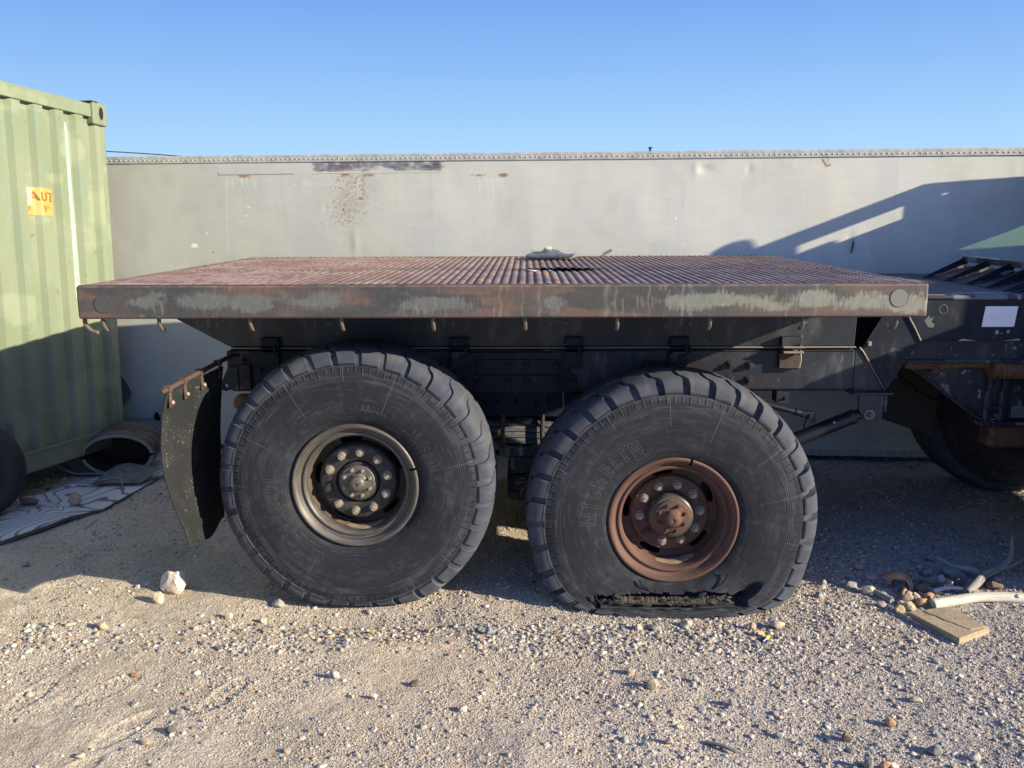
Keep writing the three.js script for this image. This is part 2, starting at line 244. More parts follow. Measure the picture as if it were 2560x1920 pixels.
// ------------------------------------------------------------------ box trailer behind
const TO = V(-3.151, 0, -7.153), TD = V(.99755, 0, .0700), TN = V(-.0700, 0, .99755); // origin on the skin, along, outwards
const tp = (u, y, n = 0) => V(TO.x + TD.x * u + TN.x * n, y, TO.z + TD.z * u + TN.z * n);
{
  const U0 = -.75, U1 = 9.5, Y0 = .06, Y1 = 2.39, cw = 2048, ch = 768;
  const cv = document.createElement('canvas'); cv.width = cw; cv.height = ch; const x = cv.getContext('2d');
  const X = (u) => (u - U0) / (U1 - U0) * cw, Y = (y) => (Y1 - y) / (Y1 - Y0) * ch, r = rng(77);
  { // aluminium sheet: cloudy oxide, sheet-wide tone steps, brushing
    const im = x.createImageData(cw, ch), joints = [-.75, .25, 1.32, 2.42, 3.2, 4.1, 5.27, 5.91, 7.1, 8.3, 9.5], tone = [.98, .97, .96, .98, 1.01, 1.0, .98, 1.015, 1.0, .98];
    for (let j = 0; j < ch; j++) for (let i = 0; i < cw; i++) {
      const u = U0 + (i / cw) * (U1 - U0), y = Y1 - (j / ch) * (Y1 - Y0); let k = 0; while (k < 9 && u > joints[k + 1]) k++;
      const a = fb(u * 1.6, y * 1.9, 301, 4), b = fb(u * 9, y * 60, 305, 3), c = fb(u * 30, y * 2.5, 309, 3), d = fb(u * 5, y * 5, 313, 4), L = sst(.2, 2.6, u);
      let t = .60 * tone[k] * (.86 + .20 * a) * (.96 + .08 * b) * (.97 + .06 * c) * lerp(.88, 1.05, L); t *= 1 - .06 * sst(.55, .75, d);
      const o = (j * cw + i) * 4, wa = .5 * sst(.45, .7, fb(u * 2.2, y * 2.6, 317, 3)); im.data[o] = toS(t * (1 + .02 * wa)); im.data[o + 1] = toS(t * 1.003); im.data[o + 2] = toS(t * (.95 - .07 * wa)); im.data[o + 3] = 255;
    }
    x.putImageData(im, 0, 0);
  }
  const blob = (u, y, ru, ry, col) => { x.fillStyle = col; x.beginPath(); for (let k = 0; k < 18; k++) { const a = k / 18 * 2 * PI, q = .65 + .6 * r(); x[k ? 'lineTo' : 'moveTo'](X(u + Math.cos(a) * ru * q), Y(y + Math.sin(a) * ry * q)); } x.fill(); };
  const line = (u0, y0, u1, y1, w, col) => { x.strokeStyle = col; x.lineWidth = w; x.beginPath(); x.moveTo(X(u0), Y(y0)); x.lineTo(X(u1), Y(y1)); x.stroke(); };
  // patch of old glue left by a removed plate under the rail
  for (let i = 0; i < 150; i++) { const u = 1.47 + r() * 1.02; blob(u, 2.275 + r() * .07, .012 + .05 * r(), .006 + .016 * r(), `rgba(${82 + r() * 30 | 0},${84 + r() * 25 | 0},${98 + r() * 25 | 0},${.12 + .3 * r()})`); }
  for (let i = 0; i < 26; i++) blob(2.36 + r() * .11, 2.27 + r() * .06, .03, .012, 'rgba(88,88,100,.25)');
  line(1.47, 2.262, 2.49, 2.262, 2, 'rgba(225,224,215,.7)'); line(1.47, 2.255, 2.49, 2.256, 1, 'rgba(90,85,80,.7)'); line(.716, 2.25, 1.33, 2.253, 1.6, 'rgba(95,88,80,.75)'); line(.716, 2.25, .716, 2.272, 1.2, 'rgba(90,84,78,.7)');
  // rust bleeding and the field of rust specks
  for (const [u, y, w, h, n] of [[.92, 2.24, .06, .01, 40], [1.74, 2.245, .05, .008, 30], [1.93, 2.24, .05, .008, 26], [2.975, 2.23, .035, .016, 46], [2.80, 2.232, .07, .006, 12], [1.855, 2.06, .014, .012, 14], [2.99, 2.375, .035, .012, 20]]) for (let i = 0; i < n; i++) blob(u + (r() + r() - 1) * w, y + (r() + r() - 1) * h, .006 + .012 * r(), .003 + .006 * r(), `rgba(${138 + r() * 30 | 0},${104 + r() * 20 | 0},${76 + r() * 14 | 0},${.16 + .28 * r()})`);
  for (let i = 0; i < 1500; i++) { const y = 1.84 + Math.pow(r(), .8) * .40, u = 1.66 + (r() + r() + r() - 1.5) * .16 + .11 * (y - 1.84) / .4 + r() * .08, s = .0014 + .0045 * r() * r(); blob(u, y, s, s, `rgba(${112 + r() * 36 | 0},${88 + r() * 26 | 0},${68 + r() * 22 | 0},${.25 + .5 * r()})`); }
  // run-off streaks and scratches
  for (let i = 0; i < 16; i++) { const u = .75 + r() * .28; line(u, 2.225, u, 2.225 - .03 - .08 * r(), .8, 'rgba(224,224,218,.5)'); } line(.775, 2.22, .755, 1.62, 1, 'rgba(222,222,214,.65)');
  for (let i = 0; i < 20; i++) { const u = 2.78 + r() * .22; line(u, 2.21, u + .005, 2.2 - .05 - .2 * r() * r(), .8, 'rgba(226,225,216,.5)'); }
  for (let i = 0; i < 420; i++) { const u = U0 + r() * (U1 - U0), y = Y0 + r() * 2.25, l = .03 + .22 * r() * r(); r() < .6 ? line(u, y, u + l, y + (r() - .5) * .015, .7, `rgba(${r() < .5 ? '90,92,96' : '225,225,220'},${.10 + .2 * r()})`) : line(u, y, u + (r() - .5) * .01, y - l, .7, `rgba(${r() < .6 ? '225,225,220' : '100,100,104'},${.08 + .18 * r()})`); }
  for (const u of [2.42, 5.27, 5.91, 7.1, 8.3]) { line(u, 2.34, u, .1, 1, 'rgba(140,145,152,.14)'); x.fillStyle = 'rgba(120,130,150,.035)'; x.fillRect(X(u - .16), Y(2.3), X(.16) - X(0), ch); }
  for (let i = 0; i < 60; i++) blob(U0 + r() * 9, .2 + r() * 2.1, .004 + .01 * r(), .003 + .008 * r(), r() < .7 ? 'rgba(236,236,230,.55)' : 'rgba(95,92,90,.5)');
  blob(.48, 1.70, .03, .02, 'rgba(240,240,232,.8)'); blob(4.30, 1.90, .006, .012, 'rgba(245,245,240,.9)');
  for (let i = 0; i < 20; i++) blob(5.40 + (r() - .5) * .02, 2.295 + r() * .07, .006, .02, 'rgba(188,182,168,.5)'); line(5.36, 2.33, 5.395, 2.275, 3, 'rgba(140,112,84,.9)'); line(5.395, 2.275, 5.425, 2.29, 3, 'rgba(150,118,88,.9)');
  for (const [u, y] of [[5.2, 2.37], [5.25, 2.372], [5.33, 2.365]]) blob(u, y, .02, .012, 'rgba(80,72,66,.8)');
  // scuffs low down at the left
  for (let i = 0; i < 60; i++) line(-.2 + r() * .4, .12 + r() * .38, -.1 + r() * .5, .12 + r() * .38, .8, `rgba(96,102,116,${.1 + .25 * r()})`);
  const T = new THREE.CanvasTexture(cv); T.colorSpace = THREE.SRGBColorSpace; fin(T, false);
  const skinMat = std({ map: T, roughness: .62, metalness: .12, bumpMap: null });
  const railMat = std({ map: rep(rustTex(123, [.44, .44, .43], [.50, .495, .475], [.38, .37, .36]), .7), roughness: .6, metalness: .15 });
  const t = thing('box_trailer', 'long dented grey aluminium box trailer parked behind the flatbed truck', 'trailer', tp(3, 0).toArray());
  // oil-canned skin with dents, the slit and flaws pressed into it
  const dents = [[4.50, 2.268, .06, .035, -.02], [4.44, 2.275, .03, .05, .016], [4.83, 2.27, .02, .04, -.01], [1.86, 2.13, .02, .12, -.008], [1.80, 1.72, .03, .09, .012], [1.57, 1.99, .012, .02, -.012], [1.45, 2.2, .05, .02, -.008], [5.6, 1.68, .03, .09, -.02], [6.35, 2.02, .03, .10, -.009], [3.5, 1.9, .3, .2, -.006], [6.75, 2.1, .03, .22, .006]];
  const NU = 820, NV = 170;
  part('side_skin', grid(NU, NV, (a, b) => {
    const u = lerp(U0, U1, a), y = lerp(Y0, Y1, b), edge = sst(0, .06, b) * (1 - sst(.94, 1, b)); let n = .014 * (fb(u * 1.1, y * .9, 331, 3) - .5) * edge + .003 * (fb(u * 5, y * 3, 335, 2) - .5) * edge;
    for (const [cu, cy, su, sy, dd] of dents) { const e = ((u - cu) / su) ** 2 + ((y - cy) / sy) ** 2; if (e < 9) n += .28 * dd * Math.exp(-e) * edge; }
    const q = tp(u, y, n); return [q.x, q.y, q.z, a, b];
  }), skinMat, t);
  const slab = (u0, u1, y0, y1, n0, n1, r = .003) => { const g = bx(u0, u1, y0, y1, n0, n1, r); g.applyMatrix4(new THREE.Matrix4().makeBasis(TD, V(0, 1, 0), TN).setPosition(TO.x, 0, TO.z)); return boxUV(g); };
  part('top_rail', [slab(U0, U1, 2.343, 2.392, -.02, .007, .003), slab(U0, U1, 2.388, 2.400, -.06, .005, .004)], railMat, t);
  part('bottom_rail', [slab(U0, U1, .052, .105, -.02, .012, .004)], railMat, t);
  part('body_shell', [slab(U0 + .01, U1, .10, 2.36, -2.5, -.08, .01)], railMat, t);
  part('roof', [slab(U0, U1, 2.365, 2.395, -2.55, -.07, .004)], railMat, t);
  const rv = [], rvb = [], dome = new THREE.SphereGeometry(.0066, 8, 4, 0, 2 * PI, 0, PI / 2).rotateX(PI / 2).scale(1, 1, .6);
  for (let u = U0 + .02; u < 7.5; u += .0385 + .006 * (r() - .5)) { const p = tp(u, 2.366 + .003 * (r() - .5), .007); rv.push(dome.clone().translate(p.x, p.y, p.z)); }
  for (let u = U0 + .02; u < 7.5; u += .048) { const p = tp(u, .092, .012); rvb.push(dome.clone().scale(.8, .8, 1).translate(p.x, p.y, p.z)); }
  const a = part('rivet_row', rv, std({ color: new THREE.Color(.46, .46, .44), roughness: .6, metalness: .2 }), t); a.userData.kind = 'stuff';
  const b2 = part('rivet_row', rvb, std({ color: new THREE.Color(.33, .33, .33), roughness: .6, metalness: .2 }), t); b2.userData.kind = 'stuff';
  { // slit torn in the skin, its lip standing proud
    const g = grid(4, 14, (a2, b) => { const y = lerp(1.635, 1.745, b), w = .006 + .008 * Math.sin(b * PI), c = 5.612 + .014 * Math.sin(b * 1.4), q = tp(c + (a2 - .5) * w, y, .004 + .012 * Math.sin(b * PI) * (1 - a2)); return [q.x, q.y, q.z]; });
    part('torn_slit', g, M.void, t); const l = capTube([tp(5.622, 1.74, .006), tp(5.634, 1.69, .018), tp(5.622, 1.64, .006)], .003, 10, 5); part('slit_lip', l, railMat, t);
    const patch = [[-.42, .66], [-.24, .645], [-.20, .60], [-.165, .55], [-.15, .49], [-.17, .44], [-.205, .41], [-.24, .385], [-.42, .39]]; const gg = prism(patch, .006, .012, .001).applyMatrix4(new THREE.Matrix4().makeBasis(TD, V(0, 1, 0), TN).setPosition(TO.x, 0, TO.z)); part('torn_hole', gg, std({ color: new THREE.Color(.15, .155, .165), roughness: .8 }), t);
    part('torn_edge', capTube([tp(-.24, .66, .012), tp(-.195, .60, .02), tp(-.145, .50, .022), tp(-.165, .43, .02), tp(-.24, .375, .012)], .0065, 20, 6), railMat, t);
    part('marker_strip', slab(-.40, .03, .268, .304, .012, .017, .002), std({ color: new THREE.Color(.42, .45, .52), roughness: .5 }), t, 'pale strip low on the trailer skin');
    const hp = []; for (let k = 0; k < 14; k++) { const q = k / 14 * 2 * PI, rr = .03 * (.7 + .5 * r()); hp.push([.052 + Math.cos(q) * rr, .284 + Math.sin(q) * rr * 1.15]); } part('torn_hole', prism(hp, .012, .019, .001).applyMatrix4(new THREE.Matrix4().makeBasis(TD, V(0, 1, 0), TN).setPosition(TO.x, 0, TO.z)), M.void, t);
    const sp = tp(4.094, 2.40, -.03); part('roof_stub', [rod(V(sp.x, 2.40, sp.z), V(sp.x, 2.425, sp.z), .009), bx(sp.x - .014, sp.x + .014, 2.42, 2.432, sp.z - .012, sp.z + .012)], M.dark, t);
  }
  const kick = thing('overhead_wire', 'thin dark wire sloping down behind the trailer beside the container', 'wire', [-10, 2.9, -13]);
  part('wire', tube([[-8.0, 3.02, -12.4], [-6.6, 2.86, -12.5], [-5.2, 2.77, -12.6], [-3.0, 2.6, -12.8]], .007, 30, 5), M.dark, kick);
  part('post', [rod(V(-8.0, -.1, -12.4), V(-8.0, 3.1, -12.4), .05, .04)], M.dark, kick); part('post', [rod(V(-3.0, -.1, -12.8), V(-3.0, 2.1, -12.8), .05, .04)], M.dark, kick);
}

// ------------------------------------------------------------------ shipping container at the left
const CO = V(-3.2660, .0151, -6.7630), CD = V(-.174, .0535, .9833), CU = V(0, .9985, -.0543), CN = V(.9847, .0095, .1738); // corner, along the long side towards us, outwards
const cp = (u, y, n = 0) => CO.clone().addScaledVector(CD, u).addScaledVector(CN, n).addScaledVector(CU, y);
{
  const GREEN = ctex(1024, 1024, (u, v, o) => { // 3 m x 2.6 m of repainted, chalky green; u along, v up
    const a = fb(u * 6, v * 3, 401, 4), b = fb(u * 40, v * 5, 405, 4), c = fb(u * 9, v * 12, 409, 4), d = fb(u * 70, v * 30, 413, 3);
    o[0] = .172; o[1] = .208; o[2] = .138; mix3(o, [.20, .225, .155], sst(.4, .65, a)); mix3(o, [.165, .225, .18], .6 * sst(.5, .7, b) * sst(.35, .8, v)); mix3(o, [.255, .285, .20], .6 * sst(.56, .70, c)); mix3(o, [.16, .20, .15], .45 * sst(.58, .74, fb(u * 26, v * 3, 417, 4))); mix3(o, [.20, .12, .06], .7 * sst(.80, .86, fb(u * 34, v * 34, 419, 3))); mix3(o, [.20, .25, .20], .4 * sst(.64, .72, d));
  });
  const gm = std({ map: GREEN, roughness: .7, bumpMap: rep(bumpFine, .2), bumpScale: .0015 });
  const gmR = std({ map: rep(GREEN, 3, 2.6), roughness: .7, bumpMap: rep(bumpFine, .6), bumpScale: .0008 });
  const t = thing('shipping_container', 'tall sunlit pale green corrugated shipping container at the left edge', 'container', cp(3, 0).toArray());
  const basis = new THREE.Matrix4().makeBasis(CN, CU, CD).setPosition(CO); // local: x outwards, y up, z along
  const slab = (n0, n1, y0, y1, u0, u1, r = .006) => boxUV(bx(n0, n1, y0, y1, u0, u1, r)).applyMatrix4(basis);
  // corrugated side: trapezoids, pitch 17 cm
  const P = .212, first = .054, prof = []; let u = .0; prof.push([0, .010]);
  for (let k = 0; k < 27; k++) { const s = first + k * P; prof.push([s + .000, .010], [s + .026, -.026], [s + .104, -.026], [s + .130, .010]); } prof.push([6, .010]);
  const Y0 = .27, Y1 = 2.655;
  { const nv = 26, p = [], uv = [], ix = []; let idx = 0;
    for (let i = 0; i < prof.length - 1; i++) { const [u0, n0] = prof[i], [u1, n1] = prof[i + 1], sub = 1; for (let s = 0; s < sub; s++) { const b = idx; for (let j = 0; j <= nv; j++) for (const [uu, nn] of [[u0, n0], [u1, n1]]) { const y = lerp(Y0, Y1, j / nv), w = .005 * (fb(uu * 2, y * 1.5, 421, 3) - .5) * Math.sin(PI * j / nv), q = cp(uu, y, nn + w); p.push(q.x, q.y, q.z); uv.push(uu / 3, y / 2.6); idx++; } for (let j = 0; j < nv; j++) { const a = b + j * 2; ix.push(a, a + 2, a + 1, a + 1, a + 2, a + 3); } } }
    const g = new THREE.BufferGeometry(); g.setAttribute('position', new THREE.Float32BufferAttribute(p, 3)); g.setAttribute('uv', new THREE.Float32BufferAttribute(uv, 2)); g.setIndex(ix); g.computeVertexNormals(); part('corrugated_side', g, gm, t); }
  part('corner_post', slab(-.06, .018, .28, 2.60, -.066, .045, .02), gmR, t);
  part('top_rail', slab(-.05, .022, 2.650, 2.745, .10, 6, .005), gmR, t);
  part('bottom_rail', slab(-.05, .02, .13, .27, .07, 6, .012), gmR, t);
  part('rail_lip', slab(-.02, .026, .262, .276, .07, 6, .003), gmR, t);
  for (const y of [[2.60, 2.765], [.12, .28]]) { const c = part('corner_casting', [slab(-.15, .034, y[0], y[1], -.075, .095, .016)], gmR, t); }
  { // oval lock hole of the upper casting, on the side and on top
    const ov = new THREE.CylinderGeometry(.5, .5, 1, 20).rotateZ(PI / 2).scale(.004, .095, .048).translate(.0355, 2.688, .005).applyMatrix4(basis); part('casting_hole', ov, M.void, t);
    const rim = new THREE.TorusGeometry(.5, .06, 6, 22).rotateY(PI / 2).scale(.06, .10, .053).translate(.034, 2.688, .005).applyMatrix4(basis); part('hole_rim', rim, gmR, t);
    part('rust_cap', slab(-.14, .037, 2.762, 2.772, .03, .10, .003), M.rustOr, t, 'rusty top of the corner casting');
  }
  part('roof', slab(-2.4, -.02, 2.72, 2.745, .02, 6, .004), gmR, t);
  part('end_wall', slab(-2.4, -.05, .15, 2.74, -.04, .0, .004), gmR, t);
  part('rear_side', slab(-2.44, -2.40, .15, 2.74, .0, 6, .004), gmR, t); part('end_wall', slab(-2.4, -.05, .15, 2.74, 5.96, 6, .004), gmR, t);
  part('floor', slab(-2.4, -.05, .14, .19, 0, 5.96, .004), M.dark, t);
  const follow = (uu) => { const k = (((uu - first) % P) + P) % P; return k < .026 ? lerp(.010, -.026, k / .026) : k < .104 ? -.026 : k < .130 ? lerp(-.026, .010, (k - .104) / .026) : .010; };
  const sheet = (u0, u1, y0, y1, mat, name, label) => part(name, grid(60, 2, (a, b) => { const uu = lerp(u1, u0, a), q = cp(uu, lerp(y0, y1, b), follow(uu) + .004); return [q.x, q.y, q.z, a, b]; }), mat, t, label);
  { // warning sticker, half of it scraped off
    const c = document.createElement('canvas'); c.width = 512; c.height = 416; const x = c.getContext('2d'), r = rng(9);
    x.fillStyle = '#b3904f'; x.fillRect(0, 0, 512, 416); x.fillStyle = '#bb9c60'; x.fillRect(150, 0, 120, 416); 
    x.font = 'bold 190px sans-serif'; x.fillStyle = '#7d5512'; x.fillText('C', -30, 196); x.fillText('A', 96, 196); x.fillText('U', 208, 196); x.fillText('T', 330, 196); x.fillText('I', 440, 196);
    x.font = 'bold 128px sans-serif'; x.fillText("9", 30, 356); x.fillText('9', 250, 356); x.fillText("'6", 322, 356);
    x.fillStyle = '#90a893'; x.beginPath(); x.moveTo(0, 0); x.lineTo(150, 0); x.lineTo(132, 120); x.lineTo(150, 190); x.lineTo(150, 250); x.lineTo(60, 285); x.lineTo(40, 180); x.lineTo(60, 120); x.lineTo(20, 60); x.fill();
    for (let i = 0; i < 120; i++) { const q = r(); const px = q < .5 ? 330 + r() * 100 + 60 * r() : r() * 110, py = q < .5 ? 30 + r() * 380 : 20 + r() * 380; x.fillStyle = ['#9fae8c', '#93a383', '#bdb8a6', '#8d9474'][Math.floor(r() * 4)]; x.beginPath(); x.ellipse(px, py, 2 + 11 * r(), 2 + 7 * r(), r() * 3, 0, 7); x.fill(); }
    const T = new THREE.CanvasTexture(c); T.colorSpace = THREE.SRGBColorSpace; fin(T, false); sheet(.534, .807, 1.895, 2.085, std({ map: T, roughness: .6 }), 'warning_sticker', 'torn yellow warning sticker reading CAUTI and 9');
    const c2 = document.createElement('canvas'); c2.width = 96; c2.height = 1400; const y = c2.getContext('2d'); y.fillStyle = '#859b90'; y.fillRect(0, 0, 96, 1400); for (let i = 0; i < 260; i++) { y.fillStyle = `rgba(${r() < .5 ? '176,196,186' : '150,172,156'},.25)`; y.fillRect(r() * 96, r() * 1400, 4 + 20 * r(), 20 + 120 * r()); }
    y.strokeStyle = '#b9c4bc'; y.lineWidth = 11; y.lineCap = 'round'; const U = (cy, h, o) => { y.beginPath(); if (o === 'c') { y.moveTo(20, cy - h); y.lineTo(20, cy + h); y.moveTo(20, cy - h); y.lineTo(64, cy - h); } else if (o === 'u') { y.moveTo(64, cy - h); y.lineTo(20, cy - h); y.lineTo(20, cy + h); y.lineTo(64, cy + h); } else if (o === 'o') y.ellipse(44, cy, 26, h, 0, 0, 7); else { y.moveTo(20, cy - h); y.lineTo(20, cy + h); } y.stroke(); };
    [[330, 28, 'c'], [400, 26, 'i'], [470, 24, 'u'], [540, 20, 'i'], [610, 26, 'i'], [660, 12, 'c'], [850, 24, 'c'], [910, 30, 'o'], [985, 26, 'c'], [1040, 32, 'u'], [1140, 50, 'i'], [1230, 36, 'u'], [1300, 20, 'c'], [1350, 28, 'o']].forEach((q) => U(...q));
    const T2 = new THREE.CanvasTexture(c2); T2.colorSpace = THREE.SRGBColorSpace; fin(T2, false);
    const st = part('lettering_strip', grid(6, 2, (a, b) => { const uu = lerp(lerp(.363, .381, b), lerp(.295, .324, b), a), q = cp(uu, lerp(1.30, 2.58, b), follow(uu) + .003); return [q.x, q.y, q.z, a, b]; }), std({ map: T2, roughness: .6 }), t, 'pale painted strip with white lettering running down it');
  }
}
// ------------------------------------------------------------------ the flatbed truck
const truck = thing('flatbed_truck', 'old black heavy truck with rusty ribbed flat deck and a flat rear tyre', 'truck', [0, 0, -5.25]);
const sub = (name, label) => { const g = new THREE.Group(); g.name = name; if (label) g.userData.label = label; truck.add(g); return g; };
const DX0 = -2.055, DX1 = 1.802, DZ0 = -3.98, DZ1 = -6.60, DB = 1.478, DT = 1.630;
{ // deck: channel frame round ribbed steel planks
  const fw = 2048, fh = 96, FACE = ctex(fw, fh, (u, v, o) => {
    const x = DX0 + u * (DX1 - DX0), y = v, a = fb(x * 2.2, y * 1.3, 501, 4), b = fb(x * 60, y * 2.2, 505, 4), c = fb(x * 9, y * 4, 509, 5), d = fb(x * 3.1, y * 2.2, 513, 4);
    o[0] = .118; o[1] = .082; o[2] = .074; mix3(o, [.075, .070, .072], sst(.40, .62, a)); mix3(o, [.15, .095, .08], .7 * sst(.5, .68, fb(x * 4, y * 3, 517, 4))); mix3(o, [.052, .055, .062], .8 * sst(.52, .66, d) * (1 - sst(.7, 1.5, x)));
    // grey-green paint still holding on in patches, more of it towards the right end
    const zones = [[-1.72, .10, .55], [-1.47, .17, .50], [-1.27, .13, .45], [-.95, .16, .55], [-.42, .17, .42], [.82, .22, .55], [1.05, .16, .48], [1.30, .12, .52], [1.52, .16, .45], [1.70, .12, .40], [.12, .05, .4]];
    let z = 0; for (const [zx, zw, zy] of zones) z = Math.max(z, Math.exp(-(((x - zx) / zw) ** 2)) * Math.exp(-(((y - zy) / .30) ** 2)));
    const fine = fb(x * 150, y * 5, 519, 3), pt = sst(.50, .68, z * .42 + .40 * c + .26 * fine + .06 * b) * (1 - sst(.86, .95, y)) * sst(.03, .12, y); const pale = sst(-.2, 1.4, x);
    mix3(o, [lerp(.135, .235, pale), lerp(.145, .25, pale), lerp(.145, .215, pale)], .85 * pt);
    mix3(o, [.24, .21, .18], .4 * sst(.66, .76, b) * sst(.5, .8, vn(x * 7, 3, 521))); // drip streaks
    for (const [sx, w] of [[-.12, .006], [.055, .008], [.36, .012], [.40, .006], [.55, .005], [.70, .006], [.735, .01], [1.30, .006], [-.02, .004]]) mix3(o, [.30, .26, .22], .45 * Math.exp(-(((x - sx + .004 * Math.sin(y * 9 + sx * 40)) / w) ** 2)) * (.3 + .7 * vn(y * 5, sx * 50, 523)));
    if (y > .93) mix3(o, [.30, .24, .21], .6 * sst(.93, 1, y) * vn(x * 30, 1, 527)); if (y < .05) mix3(o, [.11, .06, .045], .6);
    const k = .8 + .4 * fb(x * 90, y * 8, 531, 3); o[0] *= k; o[1] *= k; o[2] *= k;
  }, false);
  const faceMat = std({ map: FACE, roughness: .62, metalness: .1, bumpMap: rep(bumpFine, .5), bumpScale: .0005 });
  const deck = sub('deck', 'rust red ribbed steel deck in a deep channel frame');
  { // front channel with rolled edges; uv along the face
    const g = bx(DX0, DX1, DB, DT, DZ0 - .075, DZ0, .012); const p = g.attributes.position, uv = g.attributes.uv; for (let i = 0; i < p.count; i++) uv.setXY(i, (p.getX(i) - DX0) / (DX1 - DX0), clamp((p.getY(i) - DB) / (DT - DB), .01, .99));
    const g2 = new RoundedBoxGeometry(DX1 - DX0, DT - DB, .075, 3, .012).translate((DX0 + DX1) / 2, (DB + DT) / 2, DZ0 - .0375); const q = g2.attributes.position, u2 = g2.attributes.uv; for (let i = 0; i < q.count; i++) u2.setXY(i, (q.getX(i) - DX0) / (DX1 - DX0), clamp((q.getY(i) - DB) / (DT - DB), .01, .99));
    part('front_channel', g2, faceMat, deck);
  }
  part('side_channel', boxUV(bx(DX0, DX0 + .07, DB, DT, DZ1, DZ0 - .078, .008)), M.rust, deck); part('side_channel', boxUV(bx(DX1 - .07, DX1, DB, DT, DZ1, DZ0 - .078, .008)), M.rust, deck);
  part('rear_channel', boxUV(bx(DX0 + .073, DX1 - .073, DB, DT, DZ1, DZ1 + .07, .008)), M.rust, deck);
  part('deck_sheet', boxUV(bx(DX0 + .073, DX1 - .073, 1.596, 1.606, DZ1 + .073, DZ0 - .078, .002)), M.rust, deck);
  for (let i = 0; i < 8; i++) part('cross_bearer', boxUV(bx(-1.75 + i * .47, -1.68 + i * .47, 1.49, 1.594, DZ1 + .075, DZ0 - .08, .004)), M.black, deck);
  const RIB = ctex(1024, 768, (u, v, o) => { // deck seen from above, rust with the orange scratch across it
    const x = DX0 + u * (DX1 - DX0), z = DZ1 + v * (DZ0 - DZ1), a = fb(x * 2.5, z * 2.5, 541, 4), b = fb(x * 26, z * 12, 545, 4), c = fb(x * 8, z * 9, 549, 4);
    o[0] = .205; o[1] = .125; o[2] = .098; mix3(o, [.245, .165, .135], sst(.4, .62, a)); mix3(o, [.14, .085, .072], .8 * sst(.52, .68, b)); mix3(o, [.30, .235, .20], .6 * sst(.55, .72, c)); mix3(o, [.11, .085, .08], .55 * sst(.56, .72, fb(x * 1.6, z * 5, 561, 4)));
    mix3(o, [.34, .30, .25], .75 * sst(.55, .75, fb(x * 6, z * 5, 553, 4)) * sst(.5, 1.7, x) * sst(-4.55, -4.05, z));
    const d = Math.abs((x + .12) - (z + 5.66) * .196 + .02 * Math.sin(z * 3)) + .02 * (fb(x * 20, z * 20, 557, 3) - .5), near = sst(-5.75, -5.5, z) * (1 - .75 * sst(-4.9, -4.1, z)); mix3(o, [.42, .20, .06], .8 * near * (1 - sst(.012, .034, d)));
    for (const [sx, sz, rr] of [[-1.68, -6.3, .02], [1.15, -4.15, .03], [.0, -4.76, .02], [-.5, -4.5, .015], [-.55, -5.3, .03]]) mix3(o, [.5, .47, .42], .6 * (1 - sst(rr * .3, rr, Math.hypot(x - sx, z - sz) + .02 * (fb(x * 40, z * 40, 559, 2) - .5))));
  }, false);
  const dash = gtex(256, 256, (u, v) => { const k = Math.sin(v * PI * 2 * 4); return .5 + .5 * k; });
  const ribMat = std({ map: RIB, roughness: .72, metalness: .08, bumpMap: rep(bumpFine, .12), bumpScale: .0012 });
  const n = 94, px0 = DX0 + .012, pitch = (DX1 - .012 - px0) / n, r = rng(61);
  for (const [za, zb, row] of [[DZ0 - .018, -5.035, 0], [-5.047, DZ1 + .012, 1]]) for (let i = 0; i < n; i++) {
    const xc = px0 + (i + .5) * pitch, w = pitch * .5, lift = (r() - .5) * .002, sag = row === 0 ? .012 * Math.exp(-(((xc - .22) / .14) ** 4)) : -.010 * Math.exp(-(((xc - .2) / .2) ** 2)), pr = [[-1, -.0045], [-.74, -.004], [-.55, -.0005], [-.3, .002], [.3, .002], [.55, -.0005], [.74, -.004], [1, -.0045]], NS = 46;
    const g = grid(pr.length - 1, NS, (a, b, ii, jj) => { const q = pr[ii], z = lerp(za, zb, b), end = row === 0 ? Math.pow(b, 10) : Math.pow(1 - b, 8), notch = q[1] > -.005 ? -.0022 * (((jj + (i & 1)) & 1) ? 1 : 0) : 0, x = xc + q[0] * w; return [x, DT + .0015 + q[1] + lift + notch - sag * end, z, (x - DX0) / (DX1 - DX0), (z - DZ1) / (DZ0 - DZ1)]; });
    part('deck_plank', g, ribMat, deck);
  }
  for (const [x0, x1, d] of [[-1.93, -1.76, 0], [-1.55, -1.42, 0], [-.60, -.42, 0], [.70, .86, 0], [1.40, 1.47, 0]]) part('weld_gap', boxUV(bx(x0, x1, DT + .001, DT + .004, DZ0 - .02, DZ0 - .012, .001)), M.void, deck);
  part('edge_lip', boxUV(bx(DX0 + .01, DX1 - .01, DT - .001, DT + .0035, DZ0 - .0118, DZ0 - .006, .0012)), M.rust, deck);
  for (const [x, y] of [[-1.933, 1.548], [1.672, 1.566]]) { const g = new THREE.CylinderGeometry(.040, .041, .004, 28).rotateX(PI / 2).translate(x, y, DZ0); part('round_plug', g, x < 0 ? std({ color: new THREE.Color(.060, .066, .078), roughness: .6, bumpMap: rep(bumpFine, .3), bumpScale: .002 }) : std({ map: rep(rustTex(131, [.17, .18, .165], [.22, .23, .20], [.12, .11, .12]), .2), roughness: .7 }), deck); part('plug_rim', new THREE.TorusGeometry(.0405, .0016, 6, 30).translate(x, y, DZ0 + .001), M.rust, deck); }
  const hookM = std({ map: rep(rustTex(135, [.12, .095, .082], [.17, .14, .125], [.09, .06, .045]), .15), roughness: .7, metalness: .15 });
  const hookG = capTube([[0, .012, 0], [0, -.018, .002], [0, -.036, -.006], [0, -.052, -.022], [.0, -.060, -.045]], .0095, 14, 8);
